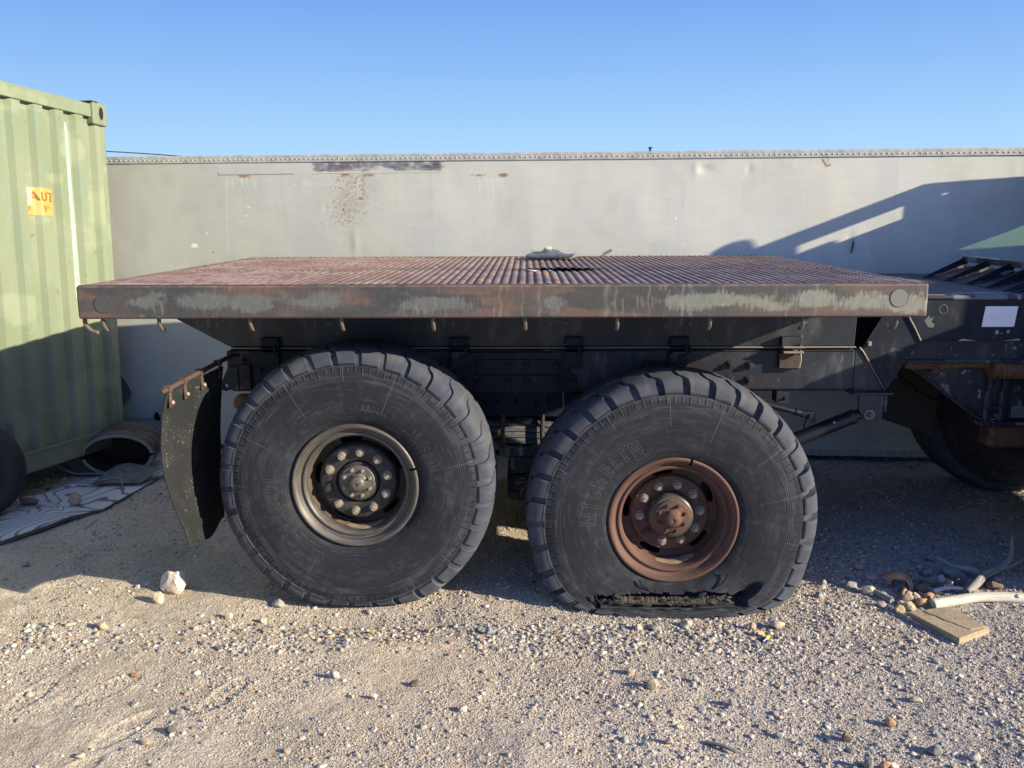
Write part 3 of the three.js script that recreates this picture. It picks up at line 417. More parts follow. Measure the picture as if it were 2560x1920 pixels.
  for (let i = 0; i < 9; i++) { const m = part('rope_hook', hookG, hookM, deck); m.position.set(-1.697 + i * .4222, 0, 0); m.geometry = hookG; m.position.y = DB; m.position.z = DZ0 - .035 + 5.25; }
  { const m = part('rope_hook', hookG, hookM, deck); m.geometry = hookG; m.position.set(-1.955, DB, DZ0 - .03 + 5.25); const m2 = part('rope_hook', hookG, hookM, deck); m2.geometry = hookG; m2.position.set(DX0 + .012, DB, -4.02 + 5.25); m2.rotation.y = -PI / 2; m2.scale.setScalar(1.1); }
}
const bolt = hexBolt(.0165, .020), bolts = (list, z, mat, parent, s = 1) => { for (const [x, y] of list) { const m = new THREE.Mesh(bolt, mat); m.name = 'bolt'; m.position.set(x, y, z + 5.25); m.rotation.z = (x * 37 + y * 91) % 1; m.scale.setScalar(s); parent.add(sh(m)); } };
{ // chassis
  const ch = sub('chassis', 'black painted chassis with bolted plates and clamps');
  const rz = -4.80;
  part('subframe_side', boxUV(prism([[-1.93, 1.476], [-1.93, 1.380], [-1.645, 1.226], [1.792, 1.221], [1.800, 1.476]], rz - .05, rz + .004, .006)), M.blackWorn, ch);
  part('subframe_side', boxUV(prism([[-1.93, 1.476], [-1.93, 1.380], [-1.645, 1.226], [1.792, 1.221], [1.800, 1.476]], -5.80, -5.75, .006)), M.black, ch);
  part('subframe_end', boxUV(bx(1.735, 1.788, 1.224, 1.47, -5.75, rz - .052, .004)), M.black, ch);
  part('bed_seam', boxUV(bx(-1.64, 1.80, 1.2145, 1.2225, rz - .04, rz + .010, .003)), M.seam, ch);
  part('frame_rail', boxUV(new RoundedBoxGeometry(3.47, .244, .09, 3, .022).translate(.075, 1.092, rz - .046)), M.blackWorn, ch);
  part('frame_rail', boxUV(prism([[1.80, 1.213], [1.828, 1.207], [1.975, .974], [1.80, .972]], rz - .09, rz - .002, .004)), M.blackWorn, ch, 'sloping front end of the chassis rail');
  part('frame_rail', boxUV(new RoundedBoxGeometry(3.6, .244, .09, 2, .02).translate(.15, 1.092, -5.754)), M.black, ch);
  part('flange_line', boxUV(bx(-1.40, 1.80, 1.196, 1.200, rz - .01, rz + .004, .0015)), M.black, ch);
  for (const x of [-1.55, -.6, .02, .9, 1.62]) part('cross_member', boxUV(bx(x - .06, x + .06, .98, 1.19, -5.71, rz - .095, .01)), M.black, ch);
  // splice plates
  const plate = M.black;
  part('splice_plate', boxUV(prism([[-.35, 1.195], [.190, 1.195], [.193, 1.142], [.276, 1.055], [.274, .972], [-.44, .972], [-.44, 1.055], [-.36, 1.142]], rz, rz + .014, .003)), plate, ch);
  part('splice_plate', boxUV(bx(-.279, .176, 1.074, 1.155, rz + .014, rz + .026, .003)), plate, ch); part('splice_plate', boxUV(bx(-.291, .191, .972, 1.070, rz + .014, rz + .028, .003)), plate, ch);
  const qx = (x) => -.577 + (x * .3074 + 3) * 4.8 / 2200 + 0, PX = (zx, zy) => [(1060 + zx * .3074 - 1317) / 2200 * 4.8 - .004, 1.154 - (898 - 898 + (780 + zy * .3074 - 898)) * .00224];
  bolts([[450, 430], [685, 430], [840, 430], [1075, 430]].map((q) => PX(...q)), rz + .026, M.black, ch); bolts([[450, 555], [685, 555], [840, 555], [1075, 555]].map((q) => PX(...q)), rz + .028, M.black, ch); bolts([[330, 550], [1190, 555]].map((q) => PX(...q)), rz + .014, M.black, ch); bolts([PX(1430, 555)], rz, M.blackWorn, ch);
  bolts([[1.121, 1.125], [1.229, 1.120], [1.122, 1.038], [1.226, 1.037]], rz - .001, M.blackWorn, ch, 1.15);
  part('splice_plate', boxUV(bx(.64, .86, 1.095, 1.147, rz, rz + .012, .003)), plate, ch); bolts([[.725, 1.119], [.818, 1.126]], rz + .012, M.black, ch, 1.1);
  // U-shaped clamps over the seam
  for (const [x0, x1, mat] of [[-1.46, -1.36, M.black], [-.42, -.315, M.black], [.205, .305, M.black], [.78, .885, M.black], [1.383, 1.497, M.blackWorn]]) {
    part('upper_plate', boxUV(bx(x0, x1, 1.232, 1.281, rz + .004, rz + .045, .004)), mat, ch); part('lower_plate', boxUV(bx(x0 - .004, x1 - .006, 1.105, 1.192, rz, rz + .032, .004)), mat === M.blackWorn ? M.rustDark : mat, ch); part('clamp_shelf', boxUV(bx(x0, x1 + .004, 1.2225, 1.2315, rz + .006, rz + .075, .003)), mat === M.blackWorn ? M.seam : mat, ch); part('clamp_shelf', boxUV(bx(x0 + .006, x1 + .002, 1.193, 1.205, rz + .004, rz + .07, .003)), mat === M.blackWorn ? M.seam : mat, ch);
    const b = new THREE.Mesh(new THREE.CylinderGeometry(.008, .008, .06, 8), mat); b.name = 'clamp_bolt'; b.position.set(x1 - .02, 1.213, rz + .058 + 5.25); ch.add(sh(b));
    if (mat === M.blackWorn) part('weld_bead', capTube([[x1 + .002, 1.282, rz + .006], [x1 + .004, 1.25, rz + .01], [x1 + .001, 1.235, rz + .008]], .005, 12, 6), M.seam, ch);
  }
  part('weld_bead', capTube([[1.500, 1.19, rz + .004], [1.503, 1.15, rz + .006], [1.498, 1.105, rz + .004]], .005, 14, 6), M.nutPale, ch);
  part('small_bracket', [boxUV(bx(1.385, 1.452, .900, .968, rz - .02, rz - .008, .002)), boxUV(bx(1.378, 1.390, .910, .968, rz - .07, rz - .02, .002))], M.blackWorn, ch); bolts([[1.432, .930]], rz - .008, M.black, ch, .55);
  // gusset joining the rail to the higher front frame
  part('gusset_plate', boxUV(prism([[1.835, 1.206], [1.945, 1.395], [1.98, 1.48], [2.06, 1.48], [2.072, 1.395], [2.150, 1.252], [1.985, .974]], rz - .03, rz - .004, .004)), M.black, ch);
  part('weld_bead', capTube([[1.822, 1.214, rz], [1.85, 1.178, rz], [1.90, 1.095, rz], [1.972, .980, rz]], .0075, 20, 7), M.steel, ch); part('weld_bead', capTube([[2.055, 1.42, rz], [2.085, 1.365, rz], [2.115, 1.315, rz], [2.147, 1.255, rz]], .0075, 20, 7), M.steel, ch); part('weld_bead', capTube([[1.845, 1.222, rz - .003], [1.90, 1.32, rz - .003], [1.945, 1.40, rz - .003]], .003, 14, 6), M.dark, ch);
  part('gusset_tab', boxUV(bx(1.862, 1.882, 1.225, 1.25, rz - .004, rz + .012, .003)), M.nutPale, ch);
  // left tail end
  part('end_plate', boxUV(bx(-1.665, -1.20, .985, 1.205, rz - .005, rz + .012, .012)), M.black, ch); bolts([[-1.57, 1.15], [-1.56, 1.06], [-1.48, 1.10], [-1.49, 1.02], [-1.40, 1.16]], rz + .012, M.black, ch, .8);
  part('end_rib', boxUV(bx(-1.60, -1.53, .99, 1.13, rz + .012, rz + .03, .006)), M.black, ch);
  { const s = new THREE.Shape(); s.moveTo(-1.62, 1.12); s.lineTo(-1.655, 1.11); s.absarc(-1.672, 1.012, .028, PI * .8, PI * 1.75, false); s.lineTo(-1.60, .985); s.lineTo(-1.60, 1.12); const hole = new THREE.Path(); hole.absarc(-1.670, 1.012, .014, 0, 2 * PI, true); s.holes.push(hole); part('lug', boxUV(new THREE.ExtrudeGeometry(s, { depth: .02, bevelEnabled: true, bevelThickness: .003, bevelSize: .002, bevelSegments: 1 }).translate(0, 0, rz + .014)), M.black, ch); }
  part('air_reservoir', new THREE.CapsuleGeometry(.052, .12, 6, 20).rotateZ(PI / 2).translate(-1.55, .90, rz - .05), M.rust, ch, 'rusty end of a small air reservoir');
  part('pipe_stub', [rod(V(-1.63, .800, rz - .05), V(-1.45, .805, rz - .05), .016), new THREE.TorusGeometry(.018, .006, 8, 16).rotateY(PI / 2).translate(-1.635, .80, rz - .05)], M.dark, ch);
  // crossmember with holes, spring seat
  part('spring_hanger', boxUV(bx(-.40, .32, .80, .968, -4.97, -4.90, .012)), M.black, ch);
  for (const [x, y] of [[-.244, .895], [-.165, .888], [-.06, .895], [.05, .885], [.125, .897]]) { part('hole_ring', new THREE.TorusGeometry(.0185, .0035, 6, 20).translate(x, y, -4.898), M.dark, ch); part('blind_hole', new THREE.CylinderGeometry(.016, .016, .004, 16).rotateX(PI / 2).translate(x, y, -4.8985), M.void, ch); }
  part('drop_cable', capTube([[.200, .97, rz + .02], [.203, .86, rz + .03], [.202, .80, rz + .03], [.205, .70, rz + .02]], .004, 16, 6), M.seam, ch);
  const sp = sub('leaf_spring', 'pale worn leaf spring pack held by a rusty U-bolt'); const sz = -4.93;
  const leafM = std({ map: rep(rustTex(141, [.08, .085, .095], [.12, .125, .135], [.035, .032, .032]), .5), roughness: .6 });
  for (let k = 0; k < 4; k++) { const L = .84 - k * .12, y0 = .752 - k * .036; part('spring_leaf', grid(24, 4, (a, b, i, j) => { const x = -.03 + (a - .5) * 2 * L, y = y0 + .05 - .16 * ((x + .03) ** 2) / .5 - .02 * (x + .03), c = [[0, 0], [0, .031], [1, .031], [1, 0], [0, 0]][j]; return [x, y - .055 + c[1], sz - c[0] * .09, a * 2, b]; }), leafM, sp); }
  for (const x of [-.140, .085]) part('u_bolt', capTube([[x + .005, .60, sz + .022], [x + .0, .72, sz + .024], [x + .006, .815, sz + .02], [x + .010, .835, sz - .02], [x + .010, .82, sz - .11]], .0125, 20, 9), x < 0 ? M.rustOr : M.dark, sp);
  part('spring_pad', [boxUV(bx(-.16, .11, .565, .628, sz - .1, sz + .03, .012)), boxUV(bx(-.105, .055, .45, .57, sz - .09, sz + .015, .02))], M.blackFlake, sp); part('top_plate', boxUV(prism([[-.10, .765], [.08, .745], [.04, .800], [-.06, .805]], sz - .09, sz + .012, .008)), M.black, sp);
  part('trunnion', [new THREE.CylinderGeometry(.078, .085, .16, 24).rotateX(PI / 2).translate(-.035, .385, sz - .03), new THREE.TorusGeometry(.062, .012, 8, 24).translate(-.035, .385, sz + .05)], M.blackFlake, sp); for (const x of [-.075, .0]) part('trunnion_cap', new THREE.CylinderGeometry(.027, .029, .03, 16).rotateX(PI / 2).translate(x, .345, sz + .058), M.rustOr, sp);
  part('axle_beam', [boxUV(bx(-.12, .06, .25, .42, -5.9, sz - .12, .03))], M.dark, sp);
  for (const x of [-.82, .735]) { const ax = sub('axle'); const y = x < 0 ? .64 : .455; part('axle_tube', rod(V(x, y, -4.5), V(x, y, -6.2), .085), M.dark, ax); part('axle_housing', new THREE.SphereGeometry(.2, 20, 14).translate(x, y, -5.25), M.dark, ax); part('brake_drum', new THREE.CylinderGeometry(.215, .215, .16, 30).rotateX(PI / 2).translate(x, y, -4.47), M.dark, ax); }
  // steering or lift ram towards the front
  const ram = sub('hydraulic_cylinder', 'glossy black hydraulic cylinder under the rail'); const pz = -4.79;
  part('barrel', [rod(V(1.80, .826, pz), V(1.18, .56, pz), .0395, .0395, 24), rod(V(1.815, .832, pz), V(1.790, .822, pz), .042, .042, 24)], M.gloss, ram); part('rod_eye', [rod(V(1.885, .862, pz), V(1.80, .826, pz), .030), new THREE.CylinderGeometry(.036, .036, .05, 20).rotateX(PI / 2).translate(1.884, .862, pz)], M.gloss, ram);
  part('scuff_spot', new THREE.SphereGeometry(.008, 10, 6).scale(1, 1, .3).translate(1.695, .805, pz + .036), M.nutPale, ram);
  part('thin_rod', [rod(V(1.18, .94, pz), V(1.515, .85, pz), .015), rod(V(1.49, .857, pz), V(1.52, .849, pz), .020)], M.gloss, ram); part('clevis', [boxUV(bx(1.515, 1.585, .826, .862, pz - .018, pz + .018, .012)), new THREE.CylinderGeometry(.014, .014, .05, 6).rotateX(PI / 2).translate(1.572, .84, pz)], M.black, ram); part('clevis_lug', boxUV(prism([[1.54, .765], [1.60, .80], [1.60, .84], [1.575, .855], [1.555, .84]], pz - .01, pz + .01, .003)), M.black, ram);
  part('pivot_bracket', [boxUV(prism([[1.815, .962], [1.955, .962], [1.955, .86], [1.925, .83], [1.905, .818], [1.868, .820], [1.84, .845], [1.818, .88]], pz + .03, pz + .045, .003)), boxUV(bx(1.775, 2.0, .962, .974, pz - .08, pz + .055, .003)), boxUV(bx(1.955, 1.972, .868, .960, pz - .05, pz + .05, .003))], M.blackWorn, ram); part('pivot_pin', hexBolt(.017, .016).translate(1.880, .850, pz + .045), M.steel, ram); part('pin_ring', new THREE.TorusGeometry(.024, .005, 6, 18).translate(1.880, .850, pz + .047), M.nutPale, ram);
}
{ // front frame, deck, louvred ramp and running gear at the right edge
  const fr = sub('front_frame', 'scuffed black front frame carrying a paper notice');
  const z = -4.80;
  part('side_panel', boxUV(prism([[2.02, 1.475], [2.02, 1.47], [2.095, 1.345], [2.150, 1.252], [4.6, 1.252], [4.6, 1.475]], z - .03, z - .012, .003)), M.black, fr);
  part('bevel_strip', boxUV(bx(1.86, 4.6, 1.472, 1.50, z - .035, z - .006, .012)), M.blackFlake, fr);
  part('top_plate', boxUV(bx(1.86, 4.6, 1.492, 1.504, -6.45, z - .036, .004)), M.blackFlake, fr);
  part('worn_edge', capTube([[1.87, 1.500, z - .008], [2.10, 1.501, z - .008], [2.26, 1.500, z - .008]], .003, 10, 5), M.seam, fr);
  part('lower_panel', boxUV(prism([[2.10, 1.25], [4.6, 1.25], [4.6, 1.135], [2.10, 1.128], [2.03, 1.06]], z - .10, z - .07, .004)), M.blackFlake, fr); part('panel_lip', boxUV(bx(2.10, 4.6, 1.122, 1.136, z - .10, z - .045, .004)), M.blackFlake, fr);
  part('far_side_panel', boxUV(bx(1.9, 4.6, 1.0, 1.49, -6.44, -6.41, .004)), M.black, fr); part('bulkhead', boxUV(bx(2.06, 2.09, 1.02, 1.49, -6.40, z - .11, .004)), M.black, fr);
  part('primer_patch', boxUV(prism([[2.165, 1.36], [2.19, 1.392], [2.196, 1.372], [2.215, 1.382], [2.205, 1.352], [2.225, 1.34], [2.215, 1.322], [2.19, 1.325], [2.175, 1.345]], z - .012, z - .0105, .0004)), std({ color: new THREE.Color(.12, .12, .12), roughness: .8 }), fr);
  part('worn_ring', new THREE.TorusGeometry(.022, .003, 4, 20).scale(1, 1.1, .4).translate(2.262, 1.422, z - .011), std({ color: new THREE.Color(.09, .085, .08), roughness: .9 }), fr);
  { const c = document.createElement('canvas'); c.width = 320; c.height = 210; const x = c.getContext('2d'); x.fillStyle = '#e9e9ee'; x.fillRect(0, 0, 320, 210); x.fillStyle = 'rgba(120,125,150,.42)'; const r = rng(3); [[90, 36, 130], [70, 66, 190], [60, 88, 170], [64, 112, 180], [70, 136, 150], [70, 156, 170], [60, 180, 140]].forEach(([a, y, w]) => { for (let q = a; q < a + w;) { const l = 6 + 16 * r(); x.fillRect(q, y, l, 3.2); q += l + 5; } });
    const T = new THREE.CanvasTexture(c); T.colorSpace = THREE.SRGBColorSpace; fin(T, false); const g = grid(10, 6, (a, b) => [lerp(2.483, 2.658, a) + (b - .5) * .012, lerp(1.327, 1.439, b), z - .0085 + .004 * Math.sin(a * 3) * Math.sin(b * 2.2 + .4), a, b]); part('paper_notice', g, std({ map: T, roughness: .9 }), fr, 'white paper notice stuck on the black frame side'); }
  for (const [x, y, s] of [[2.565, 1.297, 1], [2.625, 1.30, .8], [2.59, 1.29, .35]]) part('paint_chip', new THREE.SphereGeometry(.010, 8, 6).scale(s, 1.2 * s, .15).translate(x, y, z - .011), std({ color: new THREE.Color(.32, .33, .34), roughness: .8 }), fr);
  for (const [pts] of [[[[2.36, 1.252], [2.385, 1.262], [2.41, 1.256], [2.46, 1.2505], [2.36, 1.250]]], [[[2.60, 1.25], [2.66, 1.258], [2.69, 1.262], [2.69, 1.252]]]]) part('paint_chip', prism(pts, z - .011, z - .009, .0003), std({ color: new THREE.Color(.30, .31, .31), roughness: .8 }), fr);
  // louvred ramp: ribs climbing to the right
  const rp = sub('louvred_ramp', 'tilted black ramp of slats with flaking grey paint'); const fl = std({ color: new THREE.Color(.14, .16, .17), roughness: .85 });
  part('back_plate', boxUV(prism([[2.69, 1.506], [2.975, 1.586], [2.98, 1.576], [2.70, 1.5045]], -6.0, -4.9, .001)), M.black, rp);
  [-6.0, -5.70, -5.42, -5.18, -4.97].forEach((zz, i) => part('slat', boxUV(prism([[2.655, 1.505], [2.93, 1.640], [2.955, 1.636], [2.955, 1.505]], zz - .006, zz + .006, .002)), M.black, rp));
  part('top_bar', boxUV(bx(2.925, 2.985, 1.612, 1.650, -6.02, -4.95, .006)), M.blackFlake, rp);
  { const r = rng(15); for (const zz of [-6.0, -5.70, -5.42, -5.18, -4.97]) for (const [cx, cy, w, h] of [[2.90, 1.58, .035, .014], [2.72, 1.514, .06, .006], [2.80, 1.535, .012, .008]]) { const p = []; for (let k = 0; k < 11; k++) { const a = k / 11 * 2 * PI, q = .45 + .75 * r(); p.push([cx + Math.cos(a) * w * q + .02 * r(), Math.max(1.5055, cy + Math.sin(a) * h * q + (Math.cos(a) * w * q) * .35)]); } part('paint_flake', prism(p, zz + .0062, zz + .0078, .0003), fl, rp); } }
  // hidden engine hood, step and half cab beyond the right edge (they throw the shadows in view)
  const cab = sub('cab'); const cm = M.black;
  part('rear_wall', [boxUV(bx(3.75, 3.79, 1.504, 2.262, -6.42, -5.70, .006)), boxUV(bx(3.75, 3.79, 2.262, 2.365, -6.42, -6.375, .004)), boxUV(bx(3.75, 3.79, 2.262, 2.365, -6.13, -5.70, .004)), boxUV(bx(3.75, 3.79, 2.262, 2.295, -6.22, -6.13, .004)), boxUV(bx(3.75, 3.79, 2.365, 2.46, -6.42, -5.70, .004))], cm, cab);
  { const s = new THREE.Shape([[3.79, 1.504], [6.0, 1.504], [6.0, 2.46], [3.79, 2.46]].map((p) => new THREE.Vector2(...p))); s.holes.push(new THREE.Path([[3.86, 2.365], [3.86, 2.41], [3.99, 2.41]].map((p) => new THREE.Vector2(...p)))); s.holes.push(new THREE.Path([[3.97, 1.955], [4.30, 2.08], [4.42, 2.14], [4.46, 2.22], [4.60, 2.30], [4.78, 2.30], [4.78, 1.955]].map((p) => new THREE.Vector2(...p)))); part('far_wall', boxUV(new THREE.ExtrudeGeometry(s, { depth: .03, bevelEnabled: false }).translate(0, 0, -6.42)), cm, cab); }
  part('door_glass', boxUV(bx(3.94, 4.80, 1.93, 2.32, -6.386, -6.382, .001)), new THREE.MeshPhysicalMaterial({ color: new THREE.Color(.50, .68, .56), transmission: 1, roughness: .05, thickness: 0 }), cab, 'green tinted door glass'); part('windscreen_frame', boxUV(bx(5.36, 5.42, 1.504, 2.0, -6.42, -5.70, .006)), cm, cab); part('nose', boxUV(bx(4.62, 6.0, 1.0, 1.50, -6.36, -4.1, .03)), cm, cab);
  part('roof_beacon', [new THREE.CylinderGeometry(.05, .06, .07, 18).translate(3.77, 2.49, -5.98), new THREE.SphereGeometry(.05, 18, 8, 0, 2 * PI, 0, PI / 2).translate(3.77, 2.525, -5.98)], cm, cab); part('roof_box', boxUV(bx(3.74, 3.80, 2.461, 2.60, -5.86, -5.71, .01)), cm, cab);
  const hood = sub('engine_hood'); part('added_panel_shade', boxUV(bx(4.08, 4.9, 1.665, 2.35, -4.7, -4.15, .03)), cm, hood); part('hood_shell', boxUV(bx(3.2, 4.6, 1.2, 1.67, -5.4, -4.15, .03)), cm, hood); part('mudguard', boxUV(bx(2.84, 4.1, .78, 1.2, -4.77, -4.12, .03)), cm, hood);  // first box is unseen, added above the hood to shade the front panel
  const step = sub('side_step'); part('added_ground_shade', boxUV(bx(4.12, 5.6, .30, 1.0, -4.9, -4.12, .03)), cm, step); part('step_box', boxUV(bx(2.62, 2.80, .25, .9, -4.4, -4.03, .01)), cm, step);  // first box is unseen, added past the front wheel to keep sun off the ground
  // running gear seen under the front frame
  const rg = sub('front_running_gear', 'rusty shaft and flaking brackets under the front frame');
  part('drive_shaft', rod(V(2.16, 1.092, -4.93), V(2.63, 1.104, -4.93), .022), M.rustOr, rg); part('shaft_yoke', [boxUV(bx(2.12, 2.32, 1.075, 1.122, -4.99, -4.90, .015)), boxUV(bx(2.28, 2.32, 1.05, 1.08, -4.96, -4.91, .006))], M.rust, rg); part('rusty_casting', [new THREE.CylinderGeometry(.063, .066, .05, 22).rotateZ(PI / 2).translate(2.625, 1.092, -4.92), rod(V(2.64, 1.095, -4.92), V(2.90, 1.14, -4.92), .05, .06), new THREE.CylinderGeometry(.052, .055, .20, 20).rotateZ(PI / 2).translate(2.74, 1.075, -4.90)], M.rustOr, rg);
  part('side_bracket', boxUV(prism([[2.12, 1.12], [2.62, 1.075], [2.90, 1.075], [2.90, .775], [2.63, .775], [2.52, .83], [2.36, .935], [2.20, 1.055]], -5.0, -4.975, .003)), M.blackFlake, rg); part('bracket_edge', capTube([[2.10, 1.125, -4.96], [2.24, 1.035, -4.96], [2.40, .915, -4.96], [2.53, .82, -4.96], [2.64, .765, -4.96], [2.90, .745, -4.96]], .010, 30, 7), M.dark, rg);
  for (const x of [2.615, 2.70]) part('strut', boxUV(bx(x, x + .028, .76, 1.05, -4.972, -4.94, .006)), M.blackFlake, rg); part('strut_foot', [boxUV(bx(2.58, 2.92, .745, .765, -4.99, -4.92, .005)), boxUV(bx(2.645, 2.70, .835, .85, -4.965, -4.945, .003))], M.blackFlake, rg); bolts([[2.68, .80]], -4.945, M.rustOr, rg, .7);
  part('bottom_casting', boxUV(bx(2.66, 3.0, .60, .74, -5.1, -4.96, .03)), M.rust, rg);
  { const P = []; for (let i = 0; i <= 220; i++) { const t = i / 220, a = t * 46 * PI, x = lerp(2.21, 2.56, t), y = 1.02 - .20 * Math.sin(t * PI * .55), q = .010; P.push(V(x + Math.cos(a) * q * .35, y + Math.cos(a) * q, -5.3 + Math.sin(a) * q)); } part('coiled_air_hose', new THREE.TubeGeometry(new THREE.CatmullRomCurve3(P), 700, .0036, 5, false), M.black, rg); }
  part('front_mudflap', grid(10, 12, (a, b) => [lerp(2.24, 2.62, a), lerp(.66 - .14 * a, 1.12, b), -5.45 - .12 * a + .02 * Math.sin(b * 3), a, b]), std({ color: new THREE.Color(.02, .02, .024), roughness: .8, side: THREE.DoubleSide }), rg);
}
// tyre: axis z, outer side +z, centre at the origin
const TR = .675, LUGS = 34;
const PROFILE = [[.290, .150], [.299, .166], [.310, .178], [.324, .188], [.34, .199], [.37, .207], [.40, .2115], [.43, .214], [.46, .2145], [.49, .2135], [.505, .2125], [.520, .211], [.528, .2095], [.536, .2085], [.546, .2068], [.556, .205], [.566, .2028], [.576, .200], [.585, .197], [.588, .1965], [.591, .2005], [.600, .200], [.612, .1975], [.626, .193], [.638, .187], [.648, .179], [.656, .168], [.662, .152], [.667, .130], [.670, .100], [.673, .070], [.6745, .045], [.675, .022]];
const PFULL = [...PROFILE.map((q) => [...q, 1]), [.675, 0, 0], ...PROFILE.slice().reverse().map((q) => [q[0], -q[1], -1])];
function tyreGeo(o) { // o: depth, flat (height of the axle above the ground), tear, cols
  const fr = o.cols ?? [0, .012, .08, .15, .163, .172, .20, .222, .27, .295, .42, .70, .985], per = 2 * PI / LUGS, th = [];
  for (let k = 0; k < LUGS; k++) for (const f of fr) th.push([(k + f) * per, f]);
  th.push([2 * PI, 0]);
  const prof = []; for (let i = 0; i < PFULL.length - 1; i++) { const a = PFULL[i], b = PFULL[i + 1], n = o.tear && i > 3 && i < 19 ? 3 : 1; for (let k = 0; k < n; k++) prof.push(a.map((q, j) => lerp(q, b[j], k / n))); } prof.push(PFULL[PFULL.length - 1]);
  const slant = (z) => per * (.24 * (1 - z / .2) + .10 * Math.sin(z * 16) + Math.sign(z) * .20 * sst(.158, .138, Math.abs(z))), nz = prof.length, nt = th.length, P = new Float32Array(nz * nt * 3), UV = new Float32Array(nz * nt * 2), ix = [], r = rng(o.seed ?? 5), worn = []; for (let i = 0; i <= LUGS; i++) worn.push(.35 + .85 * r());
  for (let j = 0, k = 0; j < nz; j++) for (let i = 0; i < nt; i++, k++) {
    let [R, z] = prof[j]; const R0 = R, S = o.scale ?? 1; const [t0, f] = th[i], tread = sst(.588, .60, R), sl = tread * slant(z), t = t0 + sl;
    if (R > .587) { const za = Math.abs(z), inG = f > .005 && f < (za > .176 ? .285 : za > .145 ? .215 : .165) ? 1 : 0, sh = sst(.03, .075, za), deep = o.depth * sh * (.45 + .55 * sst(.09, .17, za)) * worn[Math.min(LUGS - 1, Math.floor(t0 / per))]; R -= inG * deep * (tread > 0 ? 1 : 0); z -= Math.sign(z) * inG * deep * .55 * sst(.15, .19, Math.abs(z)) * (tread > 0 ? 1 : 0); R -= o.depth * .55 * Math.exp(-(((Math.abs(z) - .052 - .012 * Math.sin(t * LUGS)) / .006) ** 2)) * (R > .64 ? 1 : 0); R += .0015 * (vn(t * 30, z * 40, 71) - .5); }
    else { R += 0; z += Math.sign(z) * .0012 * (fb(t * 7 + 20, R * 12, 73, 2) - .5); }
    R += R * (S - 1) * sst(.30, .42, R0); let x = R * Math.cos(t), y = R * Math.sin(t);
    if (o.flat) { // sinks onto the ground: everything below the rim is squeezed and bellies out
      const y0 = -.18, full = TR * S + y0, room = o.flat + y0, d = y0 - y;
      if (d > 0) { const e = .235, q = room * (1 - Math.exp(-d / e)) / (1 - Math.exp(-full / e)); y = y0 - q; z += Math.sign(z) * .085 * sst(0, .9, d / full) * sst(.30, .36, R) * (1 + .30 * sst(.56, .66, R)); x *= 1 + .05 * sst(.1, .9, d / full) * sst(.4, .6, R); }
      if (o.tear && z > .1) { const lo = -o.flat + .046 + .010 * x - .012 * Math.cos(x * 4.2) + .016 * (fb(x * 9 + 2, 8, 78, 3) - .5), hi = lo + .058 + .018 * Math.cos(x * 3.6) + .034 * (fb(x * 12 + 4, 3, 79, 4) - .5), m = sst(lo - .003, lo + .004, y) * (1 - sst(hi - .004, hi + .003, y)) * sst(-.40, -.37, x) * (1 - sst(.33, .37, x)); z -= .065 * m; z += .016 * Math.exp(-(((y - hi - .006) / .012) ** 2)) * sst(-.4, -.3, x) * (1 - sst(.28, .36, x)); 
        const c = Math.hypot((x - .345) / .10, (y + o.flat - .105 - (x - .345) * .5) / .038); if (c < 1) z -= .045 * (1 - c * c); }
    } else if (o.sag) { const d = -y - .585; if (d > 0) y = -.585 - .065 * (1 - Math.exp(-d / .065)); z += Math.sign(z) * .014 * sst(.40, .62, -y) * sst(.32, .4, R); }
    P[k * 3] = x; P[k * 3 + 1] = y; P[k * 3 + 2] = z; const s = prof[j][2]; UV[k * 2] = -t / (2 * PI); UV[k * 2 + 1] = s > 0 && prof[j][0] <= .6 ? (prof[j][0] - .28) / .32 * .6 : s < 0 && prof[j][0] < .6 ? .985 : .62 + .34 * (j / nz - .3);
  }
  for (let j = 0; j < nz - 1; j++) for (let i = 0; i < nt - 1; i++) { const a = j * nt + i, b = a + 1, c = a + nt, d = c + 1; ix.push(a, b, d, a, d, c); }
  const g = new THREE.BufferGeometry(); g.setAttribute('position', new THREE.BufferAttribute(P, 3)); g.setAttribute('uv', new THREE.BufferAttribute(UV, 2)); g.setIndex(ix);
  g.computeVertexNormals(); const n = g.attributes.normal; for (let j = 0; j < nz; j++) { const a = j * nt, b = a + nt - 1; const x = n.getX(a) + n.getX(b), y = n.getY(a) + n.getY(b), z = n.getZ(a) + n.getZ(b), l = Math.hypot(x, y, z); n.setXYZ(a, x / l, y / l, z / l); n.setXYZ(b, x / l, y / l, z / l); }
  return toCreasedNormals(g, .6);
}
